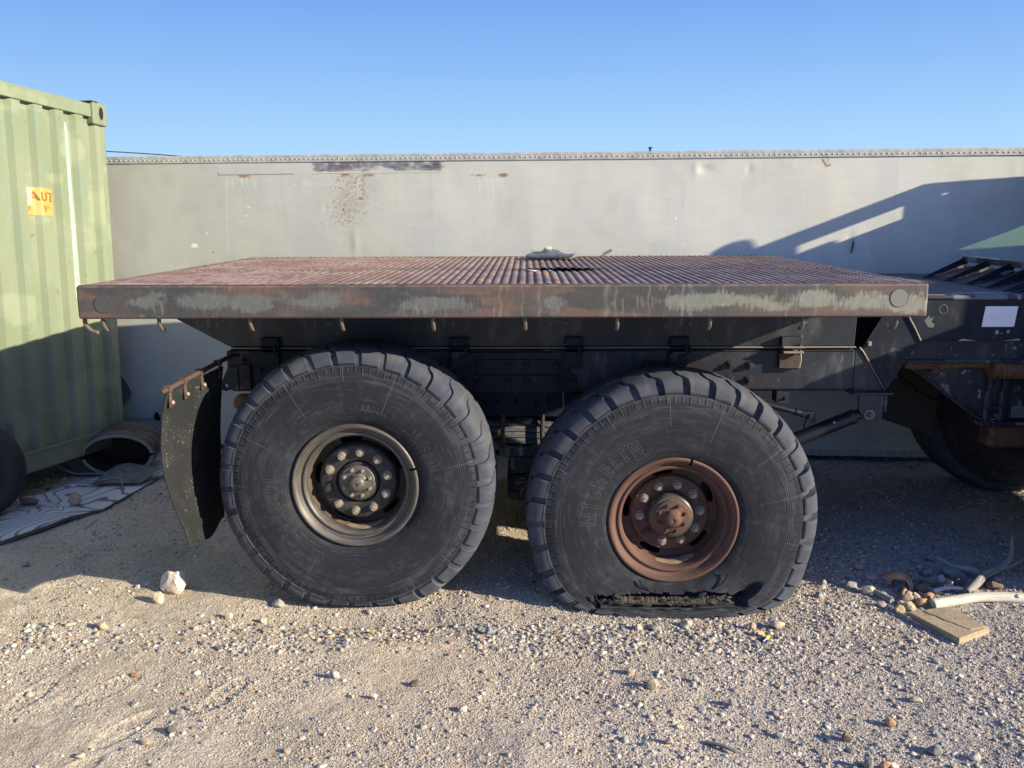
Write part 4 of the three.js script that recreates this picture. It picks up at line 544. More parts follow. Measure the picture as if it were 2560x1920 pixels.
// rubber: unrolled sidewall (v 0..0.6) and tread (above), one canvas for colour and one for the moulded relief
function tyreMat(texts, seed, dusty) {
  const w = 2048, h = 1024, mk = () => { const c = document.createElement('canvas'); c.width = w; c.height = h; return [c, c.getContext('2d')]; }, [cc, x] = mk(), [cb, y] = mk(), r = rng(seed);
  const im = x.createImageData(w, h);
  for (let j = 0; j < h; j++) for (let i = 0; i < w; i++) { const u = i / w, v = 1 - j / h, a = fb(u * 14, v * 6, seed, 4, 14), b = fb(u * 120, v * 14, seed + 5, 3, 120), c = fb(u * 40, v * 40, seed + 7, 3, 40); let t = .013 + .009 * a + .016 * sst(.55, .8, b) * a; if (v > .44 && v < .6) t += .012 * sst(.4, .7, c); t += .012 * sst(.62, .8, fb(u * 60, v * 60, seed + 9, 2, 60)); let d = .45 * dusty * sst(.45, .75, a * .5 + c * .5); if (v > .6) { t += .036; d += .75 * dusty * sst(.35, .65, c) + .25 * sst(.55, .7, b); } const o = (j * w + i) * 4; im.data[o] = toS(lerp(t * .90, .125, d * .5)); im.data[o + 1] = toS(lerp(t * 1.02, .122, d * .5)); im.data[o + 2] = toS(lerp(t * 1.48, .122, d * .5)); im.data[o + 3] = 255; }
  x.putImageData(im, 0, 0); y.fillStyle = '#808080'; y.fillRect(0, 0, w, h);
  const Y = (R) => h - (R - .28) / .32 * .6 * h, ring = (R, cw, col, bw, bcol) => { x.fillStyle = col; x.fillRect(0, Y(R) - cw / 2, w, cw); y.fillStyle = bcol; y.fillRect(0, Y(R) - bw / 2, w, bw); };
  for (const R of [.515, .525, .535]) { ring(R, 2, 'rgba(120,126,132,.55)', 5, '#c8c8c8'); ring(R - .003, 2, 'rgba(8,9,11,.7)', 4, '#505050'); }
  ring(.586, 4, 'rgba(128,122,110,.5)', 5, '#b0b0b0'); ring(.34, 2, 'rgba(90,92,95,.3)', 4, '#a8a8a8'); ring(.345, 2, 'rgba(12,12,14,.6)', 4, '#585858'); ring(.322, 3, 'rgba(90,88,84,.3)', 5, '#a0a0a0');
  for (let k = 0; k < 102; k++) { const u = (k / 102) * w, tall = k % 3 === 0; const R0 = tall ? .546 : .556, R1 = .580; y.fillStyle = '#3c3c3c'; y.fillRect(u, Y(R1), 4, Y(R0) - Y(R1)); x.fillStyle = 'rgba(6,7,9,.75)'; x.fillRect(u, Y(R1), 3, Y(R0) - Y(R1)); x.fillStyle = 'rgba(110,112,112,.35)'; x.fillRect(u + 3, Y(R1), 1.5, Y(R0) - Y(R1)); }
  for (const q of [.03, .11, .17, .275, .33, .42, .50, .57, .66, .74, .81, .90, .965]) { const R0 = [.40, .515, .45, .53][Math.floor(r() * 4)]; x.fillStyle = 'rgba(128,124,116,.45)'; x.fillRect(q * w, Y(.583), 1.6, Y(R0) - Y(.583)); y.fillStyle = '#b4b4b4'; y.fillRect(q * w, Y(.583), 3, Y(R0) - Y(.583)); }
  for (let i = 0; i < 420; i++) { x.strokeStyle = `rgba(${r() < .75 ? '150,155,160' : '10,10,12'},${.06 + .22 * r()})`; x.lineWidth = .8; x.beginPath(); const a = r() * w, b = Y(.3 + .28 * r()); x.moveTo(a, b); x.lineTo(a + (r() - .5) * 120, b + (r() - .5) * 18); x.stroke(); }
  for (const [s, phi, R, hgt, sp, bold, op] of texts) { // phi: clockwise degrees from three o'clock, at the middle of the word
    const px = hgt / .32 * .6 * h / .72, sx = (w / (2 * PI * R)) / (.6 * h / .32); let u = (((phi / 360) % 1) + 1) % 1 * w;
    for (const q of [[y, '#c4c4c4', 0, 0, 0], [x, 'rgba(5,6,8,.28)', 1.6, 1.6, 1], [x, `rgba(120,124,128,${op})`, -1, -1, 1]]) for (const off of [-w, 0, w]) { const c = q[0]; c.save(); c.translate(u + off + q[2], Y(R) + q[3]); c.scale(sx, 1); c.font = (bold ? 'bold ' : '') + px + 'px sans-serif'; c.textAlign = 'center'; c.textBaseline = 'middle'; try { c.letterSpacing = sp * px + 'px'; } catch (e) {} if (bold || (q[4] && q[1][5] === '1')) { c.lineWidth = q[0] === y ? 5 : 2; c.strokeStyle = q[1]; c.strokeText(s, 0, 0); } else { c.fillStyle = q[1]; c.fillText(s, 0, 0); } c.restore(); }
  }
  const T = new THREE.CanvasTexture(cc); T.colorSpace = THREE.SRGBColorSpace; fin(T, true); const B = new THREE.CanvasTexture(cb); fin(B, true);
  return new THREE.MeshPhysicalMaterial({ map: T, bumpMap: B, bumpScale: .0034, roughness: .82, specularIntensity: .6 });
}
const matA = tyreMat([['MICHELIN', 152, .402, .056, .22, true, .55], ['RADIAL', -73, .392, .024, .12, false, .5], ['16.00-(21) X', -24, .402, .030, .12, false, .5], ['TYRE S', -27, .362, .026, .12, false, .4], ['TL', 70, .42, .05, .2, false, .35], ['-N-', 36, .43, .035, .2, false, .35]], 611, .55);
const matB = tyreMat([['MICHELIN', 213, .395, .056, .18, true, .60], ['16.00-21', 38, .48, .024, .12, false, .3], ['RADIAL', 8, .45, .024, .12, false, .3]], 643, .42);
const matC = std({ color: new THREE.Color(.030, .031, .034), roughness: .8, map: null, bumpMap: rep(bumpFine, .2), bumpScale: .001 });
// wheel centre parts, outer side +z
const lathe = (pts, seg = 72, a0 = 0, a1 = 2 * PI) => new THREE.LatheGeometry(pts.map((p) => new THREE.Vector2(p[0], p[1])), seg, a0, a1).rotateX(PI / 2);
const flangeG = lathe([[.232, -.10], [.236, .10], [.240, .142], [.246, .156], [.252, .162], [.258, .160], [.263, .156], [.268, .157], [.2725, .160]]);
const barrelBack = lathe([[.236, .10], [.232, .03], [.228, -.12]]);
const lockG = lathe([[.272, .158], [.276, .170], [.284, .180], [.294, .188], [.302, .190], [.308, .184], [.309, .174], [.300, .166], [.286, .152], [.280, .148]], 90, .02, 2 * PI - .04);
const lipG = new THREE.TorusGeometry(.2555, .0085, 10, 72).translate(0, 0, .154);
const discG = (() => { const s = new THREE.Shape(); s.absarc(0, 0, .236, 0, 2 * PI, false); for (let k = 0; k < 5; k++) { const h = new THREE.Path(), a = k / 5 * 2 * PI + .5, hx = Math.cos(a) * .2045, hy = Math.sin(a) * .2045, p = []; for (let i = 0; i < 20; i++) { const t = -i / 20 * 2 * PI, ex = Math.cos(t) * .021, ey = Math.sin(t) * .055; p.push(new THREE.Vector2(hx + ex * Math.cos(a) - ey * Math.sin(a), hy + ex * Math.sin(a) + ey * Math.cos(a))); } h.setFromPoints(p); s.holes.push(h); } return boxUV(new THREE.ExtrudeGeometry(s, { depth: .012, bevelEnabled: true, bevelThickness: .003, bevelSize: .003, bevelOffset: -.003, bevelSegments: 1, curveSegments: 60 }).translate(0, 0, .028)); })();
const padG = lathe([[.196, .036], [.194, .085], [.186, .102], [.174, .108], [.112, .108], [.106, .10], [.104, .04]]);
const padFlat = lathe([[.192, .038], [.188, .060], [.180, .065], [.112, .066], [.106, .05]]);
const nutG = merge([new THREE.CylinderGeometry(.0185, .020, .022, 6).rotateX(PI / 2).translate(0, 0, .011), new THREE.CylinderGeometry(.0225, .023, .004, 16).rotateX(PI / 2).translate(0, 0, .002), new THREE.CylinderGeometry(.0095, .0105, .022, 10).rotateX(PI / 2).translate(0, 0, .026)]);
const hubG = lathe([[.104, .03], [.103, .097], [.098, .110], [.088, .114], [.06, .115]]), hubTall = lathe([[.112, .03], [.112, .10], [.104, .12], [.092, .130], [.06, .131]]);
const capG = lathe([[.088, .100], [.088, .112], [.084, .116], [.052, .118], [.043, .126], [.039, .143], [.030, .153], [.012, .157], [.010, .154], [0, .153]]);
const dotG = new THREE.TorusGeometry(.020, .0035, 6, 18, 4.4), bossBolt = merge([new THREE.CylinderGeometry(.0095, .010, .012, 6).rotateX(PI / 2).translate(0, 0, .006), new THREE.CylinderGeometry(.0055, .006, .012, 8).rotateX(PI / 2).translate(0, 0, .017)]);
function wheel(cfg, label) {
  const w = sub('wheel', label), mesh = (name, g, m) => { const q = new THREE.Mesh(g, m); if (name !== 'tyre') q.scale.set(cfg.tall ? 1.05 : 1.02, cfg.tall ? 1.05 : 1.02, 1.04); q.name = name; w.add(sh(q)); return q; };
  w.position.set(cfg.x, cfg.y, cfg.z + 5.25); mesh('tyre', cfg.tyre, cfg.rubber);
  mesh('rim', flangeG, cfg.rim); mesh('rim_barrel', barrelBack, cfg.barrel ?? cfg.rim); mesh('rim_lip', lipG, cfg.rim); const lk = mesh('lock_ring', lockG, cfg.lock ?? cfg.rim); lk.rotation.z = cfg.split; mesh('wheel_disc', discG, cfg.disc); mesh('disc_pad', cfg.tall ? padFlat : padG, cfg.pad);
  const zt = cfg.tall ? .066 : .111; for (let k = 0; k < 10; k++) { const a = k / 10 * 2 * PI + cfg.turn, n = mesh('wheel_nut', nutG, k === cfg.dirty ? cfg.pad : cfg.nut); n.position.set(Math.cos(a) * .152, Math.sin(a) * .152, zt); n.rotation.z = a * 3.1 + k; }
  mesh('hub', cfg.tall ? hubTall : hubG, cfg.hub); const up = cfg.tall ? .028 : .012; const c = mesh('hub_cap', capG, cfg.cap); c.position.z = up; for (let k = 0; k < 8; k++) { const a = k / 8 * 2 * PI + .35, n = mesh('hub_bolt', bossBolt, cfg.capBolt); n.position.set(Math.cos(a) * .069, Math.sin(a) * .069, .116 + up); }
  const d = mesh('cap_mark', dotG, cfg.capBolt); d.position.z = .157 + up; d.rotation.z = 2.3; mesh('brake_backing', new THREE.CylinderGeometry(.225, .225, .02, 40).rotateX(PI / 2).translate(0, 0, -.10), M.dark);
  if (cfg.dirt) { // drifted sand lying in the barrel
    const g = grid(26, 8, (a, b) => { const t = -PI / 2 + (a - .5) * 1.05 + .12, z = lerp(.05, .128 - .05 * Math.abs(a - .5), b), R = .2385 - .011 * Math.sqrt(Math.max(0, Math.sin(PI * b))) * Math.cos((a - .5) * PI) * (.5 + .9 * fb(a * 9, b * 5, 81, 3)); return [R * Math.cos(t), R * Math.sin(t), z, a * .3, b * .1]; }, -1); mesh('drifted_sand', g, std({ color: new THREE.Color(.27, .20, .14), roughness: 1, side: THREE.DoubleSide, bumpMap: rep(bumpFine, .05), bumpScale: .002 })); }
  return w;
}
const YEL = std({ map: rep(rustTex(151, [.03, .03, .032], [.14, .11, .05], [.05, .06, .075]), .25), roughness: .4, metalness: .1 });
const w1 = wheel({ x: -.847, y: .630, z: -4.335, tyre: tyreGeo({ depth: .015, sag: true, scale: 1.03, seed: 21 }), rubber: matA, rim: M.steel, barrel: M.rustOr, lock: M.steel, split: 1.86, disc: M.dark, pad: M.dark, nut: M.nutPale, dirty: 5, turn: .21, hub: M.dark, cap: M.steel, capBolt: M.nutPale, dirt: true }, 'rear wheel with an inflated tyre and bare steel rim');
const w2 = wheel({ x: .722, y: .452, z: -4.335, tyre: tyreGeo({ depth: .031, flat: .470, tear: true, scale: 1.085, seed: 33 }), rubber: matB, rim: M.rust, split: 2.89, disc: M.rust, pad: M.rust, nut: M.nutPale, dirty: 6, turn: .09, tall: true, hub: YEL, cap: M.rust, capBolt: M.rust, dirt: true }, 'wheel with a flat burst tyre and rusty red rim');
{ // cords and rags in the burst sidewall
  const r = rng(91), P = (x, y, z) => [x, y, z], cordM = std({ color: new THREE.Color(.16, .125, .095), roughness: .9 }), ragM = std({ color: new THREE.Color(.014, .014, .016), roughness: .7 }), add = (name, g, m, kind) => { const q = new THREE.Mesh(g, m); q.name = name; if (kind) q.userData.kind = kind; w2.add(sh(q)); };
  const base = (x) => -.470 + .046 + .010 * x - .012 * Math.cos(x * 4.2); const cords = []; for (let i = 0; i < 150; i++) { const x = -.30 + .52 * i / 150 + .001 * r(), y = base(x) + .012, L = .036 + .010 * r(); cords.push(tube([[x, y - .002, .225], [x + .0015, y + L * .5, .262], [x + .003, y + L, .232]], .0013, 4, 4)); } add('torn_cords', merge(cords), cordM, 'stuff');
  for (let k = 0; k < 3; k++) { const pts = []; for (let i = 0; i <= 16; i++) { const x = lerp(-.36, .30, i / 16); pts.push([x, base(x) + .004 + k * .020 * (1 - (x / .42) ** 2) + .012 * (r() - .5), .252 + .010 * r() - k * .006]); } add('torn_strand', tube(pts, .006 + .003 * r(), 40, 6), ragM); }
  for (let i = 0; i < 26; i++) { const x = -.36 + .66 * r(), y = base(x) + .055 * r() + .004, s = .010 + .016 * r(), g = stoneGeo(700 + i, 1, 4); g.scale(s * 1.4, s * .55, s * .5); g.rotateZ((r() - .5) * 1.4); g.translate(x, y + .012, .245 + .014 * r()); add('rubber_scrap', g, ragM); }
  for (const pts of [[[-.385, -.36, .262], [-.375, -.385, .268], [-.36, -.40, .262], [-.352, -.43, .25]], [[-.165, -.298, .222], [-.15, -.32, .232], [-.13, -.33, .236], [-.118, -.345, .24]], [[.20, -.335, .236], [.235, -.315, .232], [.26, -.29, .228], [.275, -.255, .222]]]) add('rubber_crack', tube(pts, .004, 16, 5), M.void);
}
const far = tyreGeo({ depth: .014, cols: [0, .02, .165, .19, .6] });
for (const [x, y, z, front] of [[-.842, .64, -6.2, 0], [.722, .645, -6.2, 0], [3.41, .655, -6.16, 1], [3.42, .655, -4.36, 1]]) { const w = sub('wheel', front ? 'front wheel in the shade under the front frame' : undefined), q = new THREE.Mesh(far, front ? matB : matC); q.name = 'tyre'; q.userData = {}; w.position.set(x, y, z + 5.25); w.add(sh(q)); const rm = new THREE.Mesh(flangeG, M.rust); rm.name = 'rim'; w.add(sh(rm)); const dd = new THREE.Mesh(discG, M.dark); dd.name = 'wheel_disc'; w.add(sh(dd)); }
{ // mudflap hung from a bent rusty bar behind the rear tyre
  const mf = sub('mudflap', 'scratched black rubber mudflap hanging from a rusty bar');
  const FT = ctex(512, 1024, (u, v, o) => { const a = fb(u * 5, v * 9, 661, 5), b = fb(u * 60, v * 90, 665, 2), c = fb(u * 3, v * 4, 667, 3); o[0] = .013; o[1] = .0145; o[2] = .018; mix3(o, [.026, .028, .032], .75 * sst(.42, .75, a) * (.35 + .65 * v)); mix3(o, [.045, .047, .05], .35 * sst(.7, .8, c)); mix3(o, [.22, .22, .21], .5 * sst(.74, .80, b) * sst(.40, .6, a)); }, false);
  const fx = (a, b) => { const z = lerp(-3.90, -4.56, a), top = lerp(1.140, 1.155, a), bot = lerp(.404, .322, Math.min(1, a * 1.7)) + .012 * Math.sin(a * 9), y = lerp(bot, top, b), k = (top - y) / (top - bot); const x = lerp(-1.645, -1.612, a) - .05 * Math.sin(Math.min(1, k * 1.15) * PI * .95) * (1 - .5 * a) + .055 * k * k * k * (1 - a) - .035 * k * a - .02 * Math.sin(a * PI) * k + .012 * Math.sin(a * 8 + k * 2.5) * k + .004 * (fb(a * 8, b * 20, 671, 2) - .5); return [x, y, z]; };
  const front = grid(24, 48, (a, b) => { const q = fx(a, b), e = .003 * (vn(b * 60, 2, 673) - .5) * (a === 0 || a === 1 ? 1 : 0); return [q[0] + .005, q[1], q[2] + e, a, b]; }, -1), back = grid(24, 48, (a, b) => { const q = fx(a, b); return [q[0] - .005, q[1], q[2], a, b]; }, 1); const rim = []; for (let i = 0; i <= 24; i++) rim.push(fx(i / 24, 0)); 
  const edge = (f) => capTube(Array.from({ length: 25 }, (_, i) => f(i / 24)), .0055, 40, 6);
  part('rubber_sheet', [front, back, edge((t) => fx(0, t)), edge((t) => fx(1, t)), edge((t) => fx(t, 0)), edge((t) => fx(t, 1))], std({ map: FT, roughness: .7, side: THREE.DoubleSide, bumpMap: rep(bumpFine, .5, .25), bumpScale: .003 }), mf);
  part('support_bar', capTube([[-1.58, 1.165, -4.83], [-1.610, 1.186, -4.76], [-1.618, 1.186, -4.66], [-1.630, 1.176, -4.30], [-1.648, 1.160, -3.88]], .0125, 40, 9), M.rustBar, mf);
  for (const [x, y, z, n] of [[-1.647, 1.162, -3.925, 1], [-1.640, 1.168, -4.09, 1], [-1.632, 1.174, -4.29, 1], [-1.622, 1.181, -4.52, 0]]) { part('clip', [boxUV(bx(x - .016, x + .020, y - .012, y + .018, z - .017, z + .017, .004)), boxUV(bx(x + .006, x + .014, y - .085, y - .006, z - .014, z + .014, .003))], M.rustBar, mf); if (n) part('clip_bolt', new THREE.SphereGeometry(.0115, 10, 7).translate(x + .020, y - .062, z + .002), M.nutPale, mf); }
}


// ------------------------------------------------------------------ things lying about
const stoneMat = {}; const STC = { white: [.50, .45, .40], cream: [.48, .42, .33], tan: [.38, .30, .22], grey: [.27, .265, .26], blue: [.22, .245, .27], orange: [.42, .25, .15], yellow: [.46, .36, .18], rust: [.30, .15, .08], brown: [.17, .125, .095], dark: [.10, .098, .10], slate: [.20, .205, .215], pink: [.36, .28, .26] };
for (const k in STC) { const c = STC[k], s = 800 + k.length * 7 + k.charCodeAt(0); stoneMat[k] = std({ roughness: .95, bumpMap: rep(bumpFine, .06), bumpScale: .002, map: rep(rustTex(s, c, c.map((q) => q * 1.22), c.map((q, i) => q * [.82, .76, .70][i])), .12) }); }
const rockCount = { n: 0 };
function rock(x, z, w, h, col, label, group, o = {}) {
  const i = rockCount.n++, g0 = stoneGeo(1200 + i * 3, o.detail ?? 3, o.cuts ?? 9, o.round ?? .16); g0.rotateY(i * 1.7); g0.computeBoundingBox(); const b = g0.boundingBox, d = w * (o.deep ?? .75);
  g0.translate(-(b.min.x + b.max.x) / 2, -b.min.y, -(b.min.z + b.max.z) / 2); g0.scale(w / (b.max.x - b.min.x), h / (b.max.y - b.min.y), d / (b.max.z - b.min.z)); const g = boxUV(g0); g.computeVertexNormals(); const gg = toCreasedNormals(g, .7);
  const y = (o.y ?? groundH(x, z)) - h * (o.sink ?? .14); let mt = stoneMat[col]; if (o.stain) { const p = gg.attributes.position, c = new Float32Array(p.count * 3); for (let k = 0; k < p.count; k++) { const q = sst(.42, .08, p.getY(k) / h + .25 * (vn(p.getX(k) * 60, p.getZ(k) * 60 + p.getY(k) * 40, 3) - .5)) * .7 + .12 * vn(p.getX(k) * 90 + 7, p.getY(k) * 90, 5); c[k * 3] = 1 - .35 * q; c[k * 3 + 1] = 1 - .55 * q; c[k * 3 + 2] = 1 - .68 * q; } gg.setAttribute('color', new THREE.BufferAttribute(c, 3)); mt = mt.clone(); mt.vertexColors = true; } const m = new THREE.Mesh(gg, mt); m.name = numbered(w > .09 ? 'rock' : 'stone'); m.position.set(x, y, z); m.userData = { label, category: w > .09 ? 'rock' : 'stone' }; if (group) m.userData.group = group; scene.add(sh(m)); return m;
}
{
  const NEARL = ['pale pebble-sized stone on the gravel just before the inflated tyre', 'stones before the inflated tyre'], NEARR = ['cream stone on the sunlit gravel just before the burst tyre', 'stones before the burst tyre'], MIDL = ['small stone lying on the open gravel of the left foreground', 'stones of the left foreground'], MIDR = ['small stone lying on the open gravel of the right foreground', 'stones of the right foreground'], PILE = ['small stone in the rubble heap behind the white log', 'stones of the rubble heap'];
  const L = [[-1.859,-4.315,0.136,0.113,'white'],[-1.889,-4.181,0.064,0.057,'cream'],[-2.042,-3.897,0.056,0.039,'tan'],[-1.265,-4.158,0.064,0.041,'grey'],[-1.466,-3.999,0.044,0.033,'cream'],[-1.292,-3.982,0.040,0.027,'cream'],[-0.920,-3.916,0.032,0.021,'orange'],[-0.736,-3.863,0.028,0.021,'yellow'],[-0.177,-3.834,0.042,0.042,'blue'],[-1.695,-3.456,0.034,0.016,'rust'],[-0.816,-3.431,0.034,0.031,'white'],[-0.473,-3.378,0.040,0.024,'brown'],[-0.627,-3.274,0.027,0.024,'white'],[-0.257,-3.186,0.035,0.026,'cream'],[-1.380,-3.160,0.040,0.017,'grey'],[-1.636,-2.870,0.034,0.016,'cream'],[-1.430,-2.954,0.029,0.024,'tan'],[-1.364,-3.025,0.041,0.027,'dark'],[-2.840,-4.646,0.042,0.029,'grey'],[0.764,-3.943,0.057,0.039,'cream'],[1.071,-3.908,0.039,0.039,'tan'],[1.193,-3.927,0.078,0.046,'cream'],[1.090,-3.836,0.042,0.024,'yellow'],[0.609,-3.902,0.064,0.025,'grey'],[0.531,-3.896,0.039,0.035,'cream'],[0.445,-3.483,0.041,0.028,'tan'],[0.521,-3.358,0.052,0.043,'tan'],[0.710,-3.418,0.031,0.031,'grey'],[0.827,-3.248,0.032,0.032,'grey'],[1.412,-3.131,0.043,0.037,'orange'],[1.585,-3.307,0.051,0.024,'cream'],[1.493,-2.942,0.061,0.040,'slate'],[1.626,-2.909,0.042,0.029,'white'],[1.222,-2.852,0.034,0.044,'slate'],[1.278,-2.849,0.039,0.036,'orange'],[1.309,-2.843,0.034,0.028,'white'],[0.527,-2.969,0.032,0.032,'tan'],[1.204,-3.023,0.041,0.038,'brown'],[0.956,-3.037,0.041,0.025,'grey'],[1.830,-4.609,0.050,0.038,'tan'],[1.839,-4.453,0.069,0.044,'pink'],[1.771,-4.308,0.070,0.043,'cream'],[1.505,-4.267,0.046,0.031,'grey'],[1.927,-4.206,0.057,0.057,'tan'],[1.967,-4.205,0.050,0.053,'tan'],[1.844,-4.091,0.052,0.048,'yellow'],[2.054,-4.245,0.058,0.035,'orange'],[2.117,-4.291,0.051,0.031,'cream'],[2.302,-4.509,0.154,0.057,'slate'],[2.169,-4.525,0.094,0.049,'slate'],[2.178,-4.388,0.044,0.064,'grey'],[2.222,-4.389,0.044,0.036,'tan'],[2.114,-4.404,0.107,0.028,'brown'],[2.282,-4.402,0.056,0.036,'brown'],[2.445,-4.361,0.087,0.043,'brown'],[2.491,-4.437,0.068,0.028,'grey'],[2.280,-4.728,0.064,0.043,'grey'],[2.181,-4.701,0.051,0.030,'grey'],[2.492,-4.591,0.050,0.042,'pink'],[1.574,-4.413,0.036,0.028,'grey'],[2.069,-4.463,0.040,0.028,'blue']];
  const special = { 4: "cream stone nearest the mudflap side of the inflated tyre foot", 5: "cream stone on the gravel right of another cream one before the inflated tyre", 7: "yellow stone before the right half of the inflated tyre", 19: "cream stone under the torn lip of the burst tyre", 20: "tan squarish stone left of the widest cream stone by the burst tyre", 23: "flat grey stone before the middle of the burst tyre", 24: "cream stone just left of a flat grey stone before the burst tyre", 10: "small white stone in the middle of the left foreground", 11: "brown stone in the foreground below the gap between the tyres", 12: "small white stone below left of the brown foreground stone", 13: "cream stone low in the centre of the foreground", 14: "flat grey stone in the left foreground with footprints", 15: "cream stone nearest the bottom left corner", 16: "tan stone in the bottom left foreground right of a cream one", 25: "tan stone in the foreground left of the larger tan angular rock", 27: "grey stone in the foreground right of the tan angular rock", 28: "grey stone in the middle of the right foreground gravel", 30: "cream flattish stone in the foreground below the sandstone slab", 36: "tan stone at the bottom edge near the dark wood splinter", 38: "grey stone at the bottom left of the dark brown stone", 39: "tan stone in the shade farthest back behind the rubble", 41: "cream stone touching the grey metal tube at its upper end", 42: "grey stone at the shadow edge between burst tyre and rubble", 43: "rounded tan stone left of its twin below the rusty fragment", 44: "rounded tan stone right of its twin below the rusty fragment", 47: "cream stone lying behind the left end of the white log", 51: "tan stone beside the upright pointed grey one in the rubble", 53: "brown stone before the long slab in the shaded rubble", 55: "grey stone in the shade behind the leaning branch foot", 56: "grey stone in deep shade behind the long slab", 57: "small grey stone in deep shade far behind the rusty fragment", 58: "pinkish stone between the two limbs of the branch", 59: "small grey stone at the left tip of the rubble", 60: "blue-grey stone in the middle of the shaded rubble", 0: 'large white quartz rock at the shadow edge left of the inflated tyre', 1: 'cream stone touching the gravel right before the large white rock', 2: 'tan angular stone alone on the gravel left of the inflated tyre', 3: 'grey stone at the foot of the inflated tyre in its shade', 6: 'small orange stone on the gravel before the inflated tyre', 8: 'upright blue-grey stone between the two tyres on sunlit gravel', 9: 'flat rust brown stone lying alone in the left foreground', 17: 'nearly black stone in the left foreground gravel', 18: 'grey stone at the shadow edge below the plywood', 21: 'widest cream stone before the right side of the burst tyre', 22: 'yellowish stone touching the blue and yellow cartridge', 26: 'tan angular rock casting a shadow in the middle of the foreground', 29: 'egg-shaped orange stone right of the foreground centre', 31: 'broad flat slate grey stone near the bottom right corner', 32: 'white round stone near the bottom right corner', 33: 'upright slate grey stone at the bottom edge of the picture', 34: 'orange stone at the bottom edge beside an upright slate stone', 35: 'white stone at the bottom edge beside an orange stone', 37: 'dark brown stone in the lower right foreground', 40: 'pink stone in the shade left of the rusty curved fragment', 48: 'long blue-grey stone slab lying in the shaded rubble heap', 49: 'bulky slate grey stone left of the long slab in the rubble', 50: 'upright pointed grey stone before the long slab in the rubble', 52: 'long brown stone splinter leaning in the rubble heap', 54: 'dark brown stone right of the forked branch', 46: 'orange-topped stone at the left end of the white log', 45: 'yellow-stained stone between the rusty fragment and the sandstone slab' };
  L.forEach(([x, z, w, h, c], i) => {
    const sp = special[i], pile = z < -4.2 && x > 1.4 || i > 38, G = pile ? PILE : x < 0 ? (z < -3.8 ? NEARL : MIDL) : (z < -3.8 ? NEARR : MIDR);
    const o = { deep: i === 48 ? .6 : i === 52 ? .4 : .8, stain: i === 0 || i === 3 || i === 21, round: i ? .16 : .45, cuts: i === 29 || i === 32 ? 2 : i ? 9 : 16, detail: w > .05 ? 4 : 3, sink: .12 }; const e = rock(x, z, w, h * 1.12, c, sp ?? G[0], sp ? undefined : G[1], o); if (i === 52) e.rotation.set(0, -.5, -.35); if (i === 48) e.rotation.z = -.16;
  });
  // many smaller unnamed lumps of the heap
  const r = rng(55); for (let i = 0; i < 64; i++) { const x = 1.72 + .62 * r() + .3 * r() * r(), z = -4.10 - .48 * r() * (.4 + .6 * r()); if (z > -4.25 && x > 2.0) continue; const w = .022 + .042 * r() * r(); rock(x, z, w, w * .72, ['tan', 'grey', 'cream', 'slate', 'brown', 'pink'][Math.floor(r() * 6)], PILE[0], PILE[1], { detail: 2, cuts: 7 }); }
}
{ const P = [[1.90, -4.13, .075, .05, 'tan', 'brownish tan stone right above the sandstone slab corner'], [1.985, -4.17, .06, .05, 'orange', 'orange-tan stone between slab and log end'], [1.78, -4.16, .05, .035, 'pink', 'pinkish stone left of the grey metal tube end'], [2.06, -4.33, .085, .05, 'brown', 'dark brown chunk in the rubble behind the flat stick'], [1.70, -4.36, .065, .04, 'grey', 'grey chunk left of the rusty fragment at the shadow edge'], [2.20, -4.34, .06, .045, 'cream', 'pale chunk behind the flat driftwood stick'], [1.99, -4.46, .09, .05, 'slate', 'slate chunk behind the rusty fragment'], [1.86, -4.02, .035, .026, 'cream', 'small cream stone at the upper left corner of the slab']]; for (const [x, z, w, h, c, l] of P) rock(x, z, w, h, c, l, undefined, { detail: 4, cuts: 11, round: .22, sink: .1 }); }
{ // cracked sandstone slab
  const T = ctex(512, 512, (u, v, o) => { const a = fb(u * 4, v * 4, 901, 5), b = fb(u * 40, v * 40, 905, 3), d = Math.abs(u - .37 - .10 * v - .03 * (vn(v * 8, 3, 907) - .5)); o[0] = .40; o[1] = .315; o[2] = .215; mix3(o, [.34, .265, .18], sst(.4, .65, a)); const k = .8 + .4 * b; o[0] *= k; o[1] *= k; o[2] *= k; mix3(o, [.46, .40, .28], .5 * (1 - sst(.0, .03, v)) ); });
  const t = thing('stone_slab', 'cracked tan sandstone slab lying on the gravel before the white log', 'slab', [2.03, groundH(2.03, -3.93), -3.93]);
  const y0 = groundH(2.03, -3.93) - .004, M1 = std({ map: rep(T, .4), roughness: .95, bumpMap: rep(bumpFine, .12), bumpScale: .003 });
  // plan outline, split along the crack into two pieces that almost touch
  const A = [1.868, -4.060], B = [1.985, -3.775], C = [2.178, -3.885], D = [2.10, -4.110], E1 = [1.99, -4.088], cr = [[1.945, -4.072], [1.955, -4.035], [1.985, -4.00], [2.0, -3.96], [2.03, -3.93], [2.045, -3.895], [2.075, -3.862]];
  const piece = (pts, h) => { const s = pts.map(([x, z]) => [x, -z]); const g = prism(s, 0, h, .004).rotateX(-PI / 2).translate(0, y0, 0); return boxUV(g); };
  part('slab_piece', piece([A, B, C, [2.077, -3.862], [2.044, -3.899], [2.026, -3.932], [1.996, -3.963], [1.980, -4.002], [1.949, -4.037], [1.94, -4.070]], .040), M1, t); part('slab_piece', piece([[1.949, -4.071], [1.959, -4.035], [1.989, -4.0], [2.004, -3.959], [2.033, -3.928], [2.05, -3.894], [2.079, -3.861], [2.176, -3.892], D, E1], .0405), M1, t);
  t.rotation.z = .02;
}
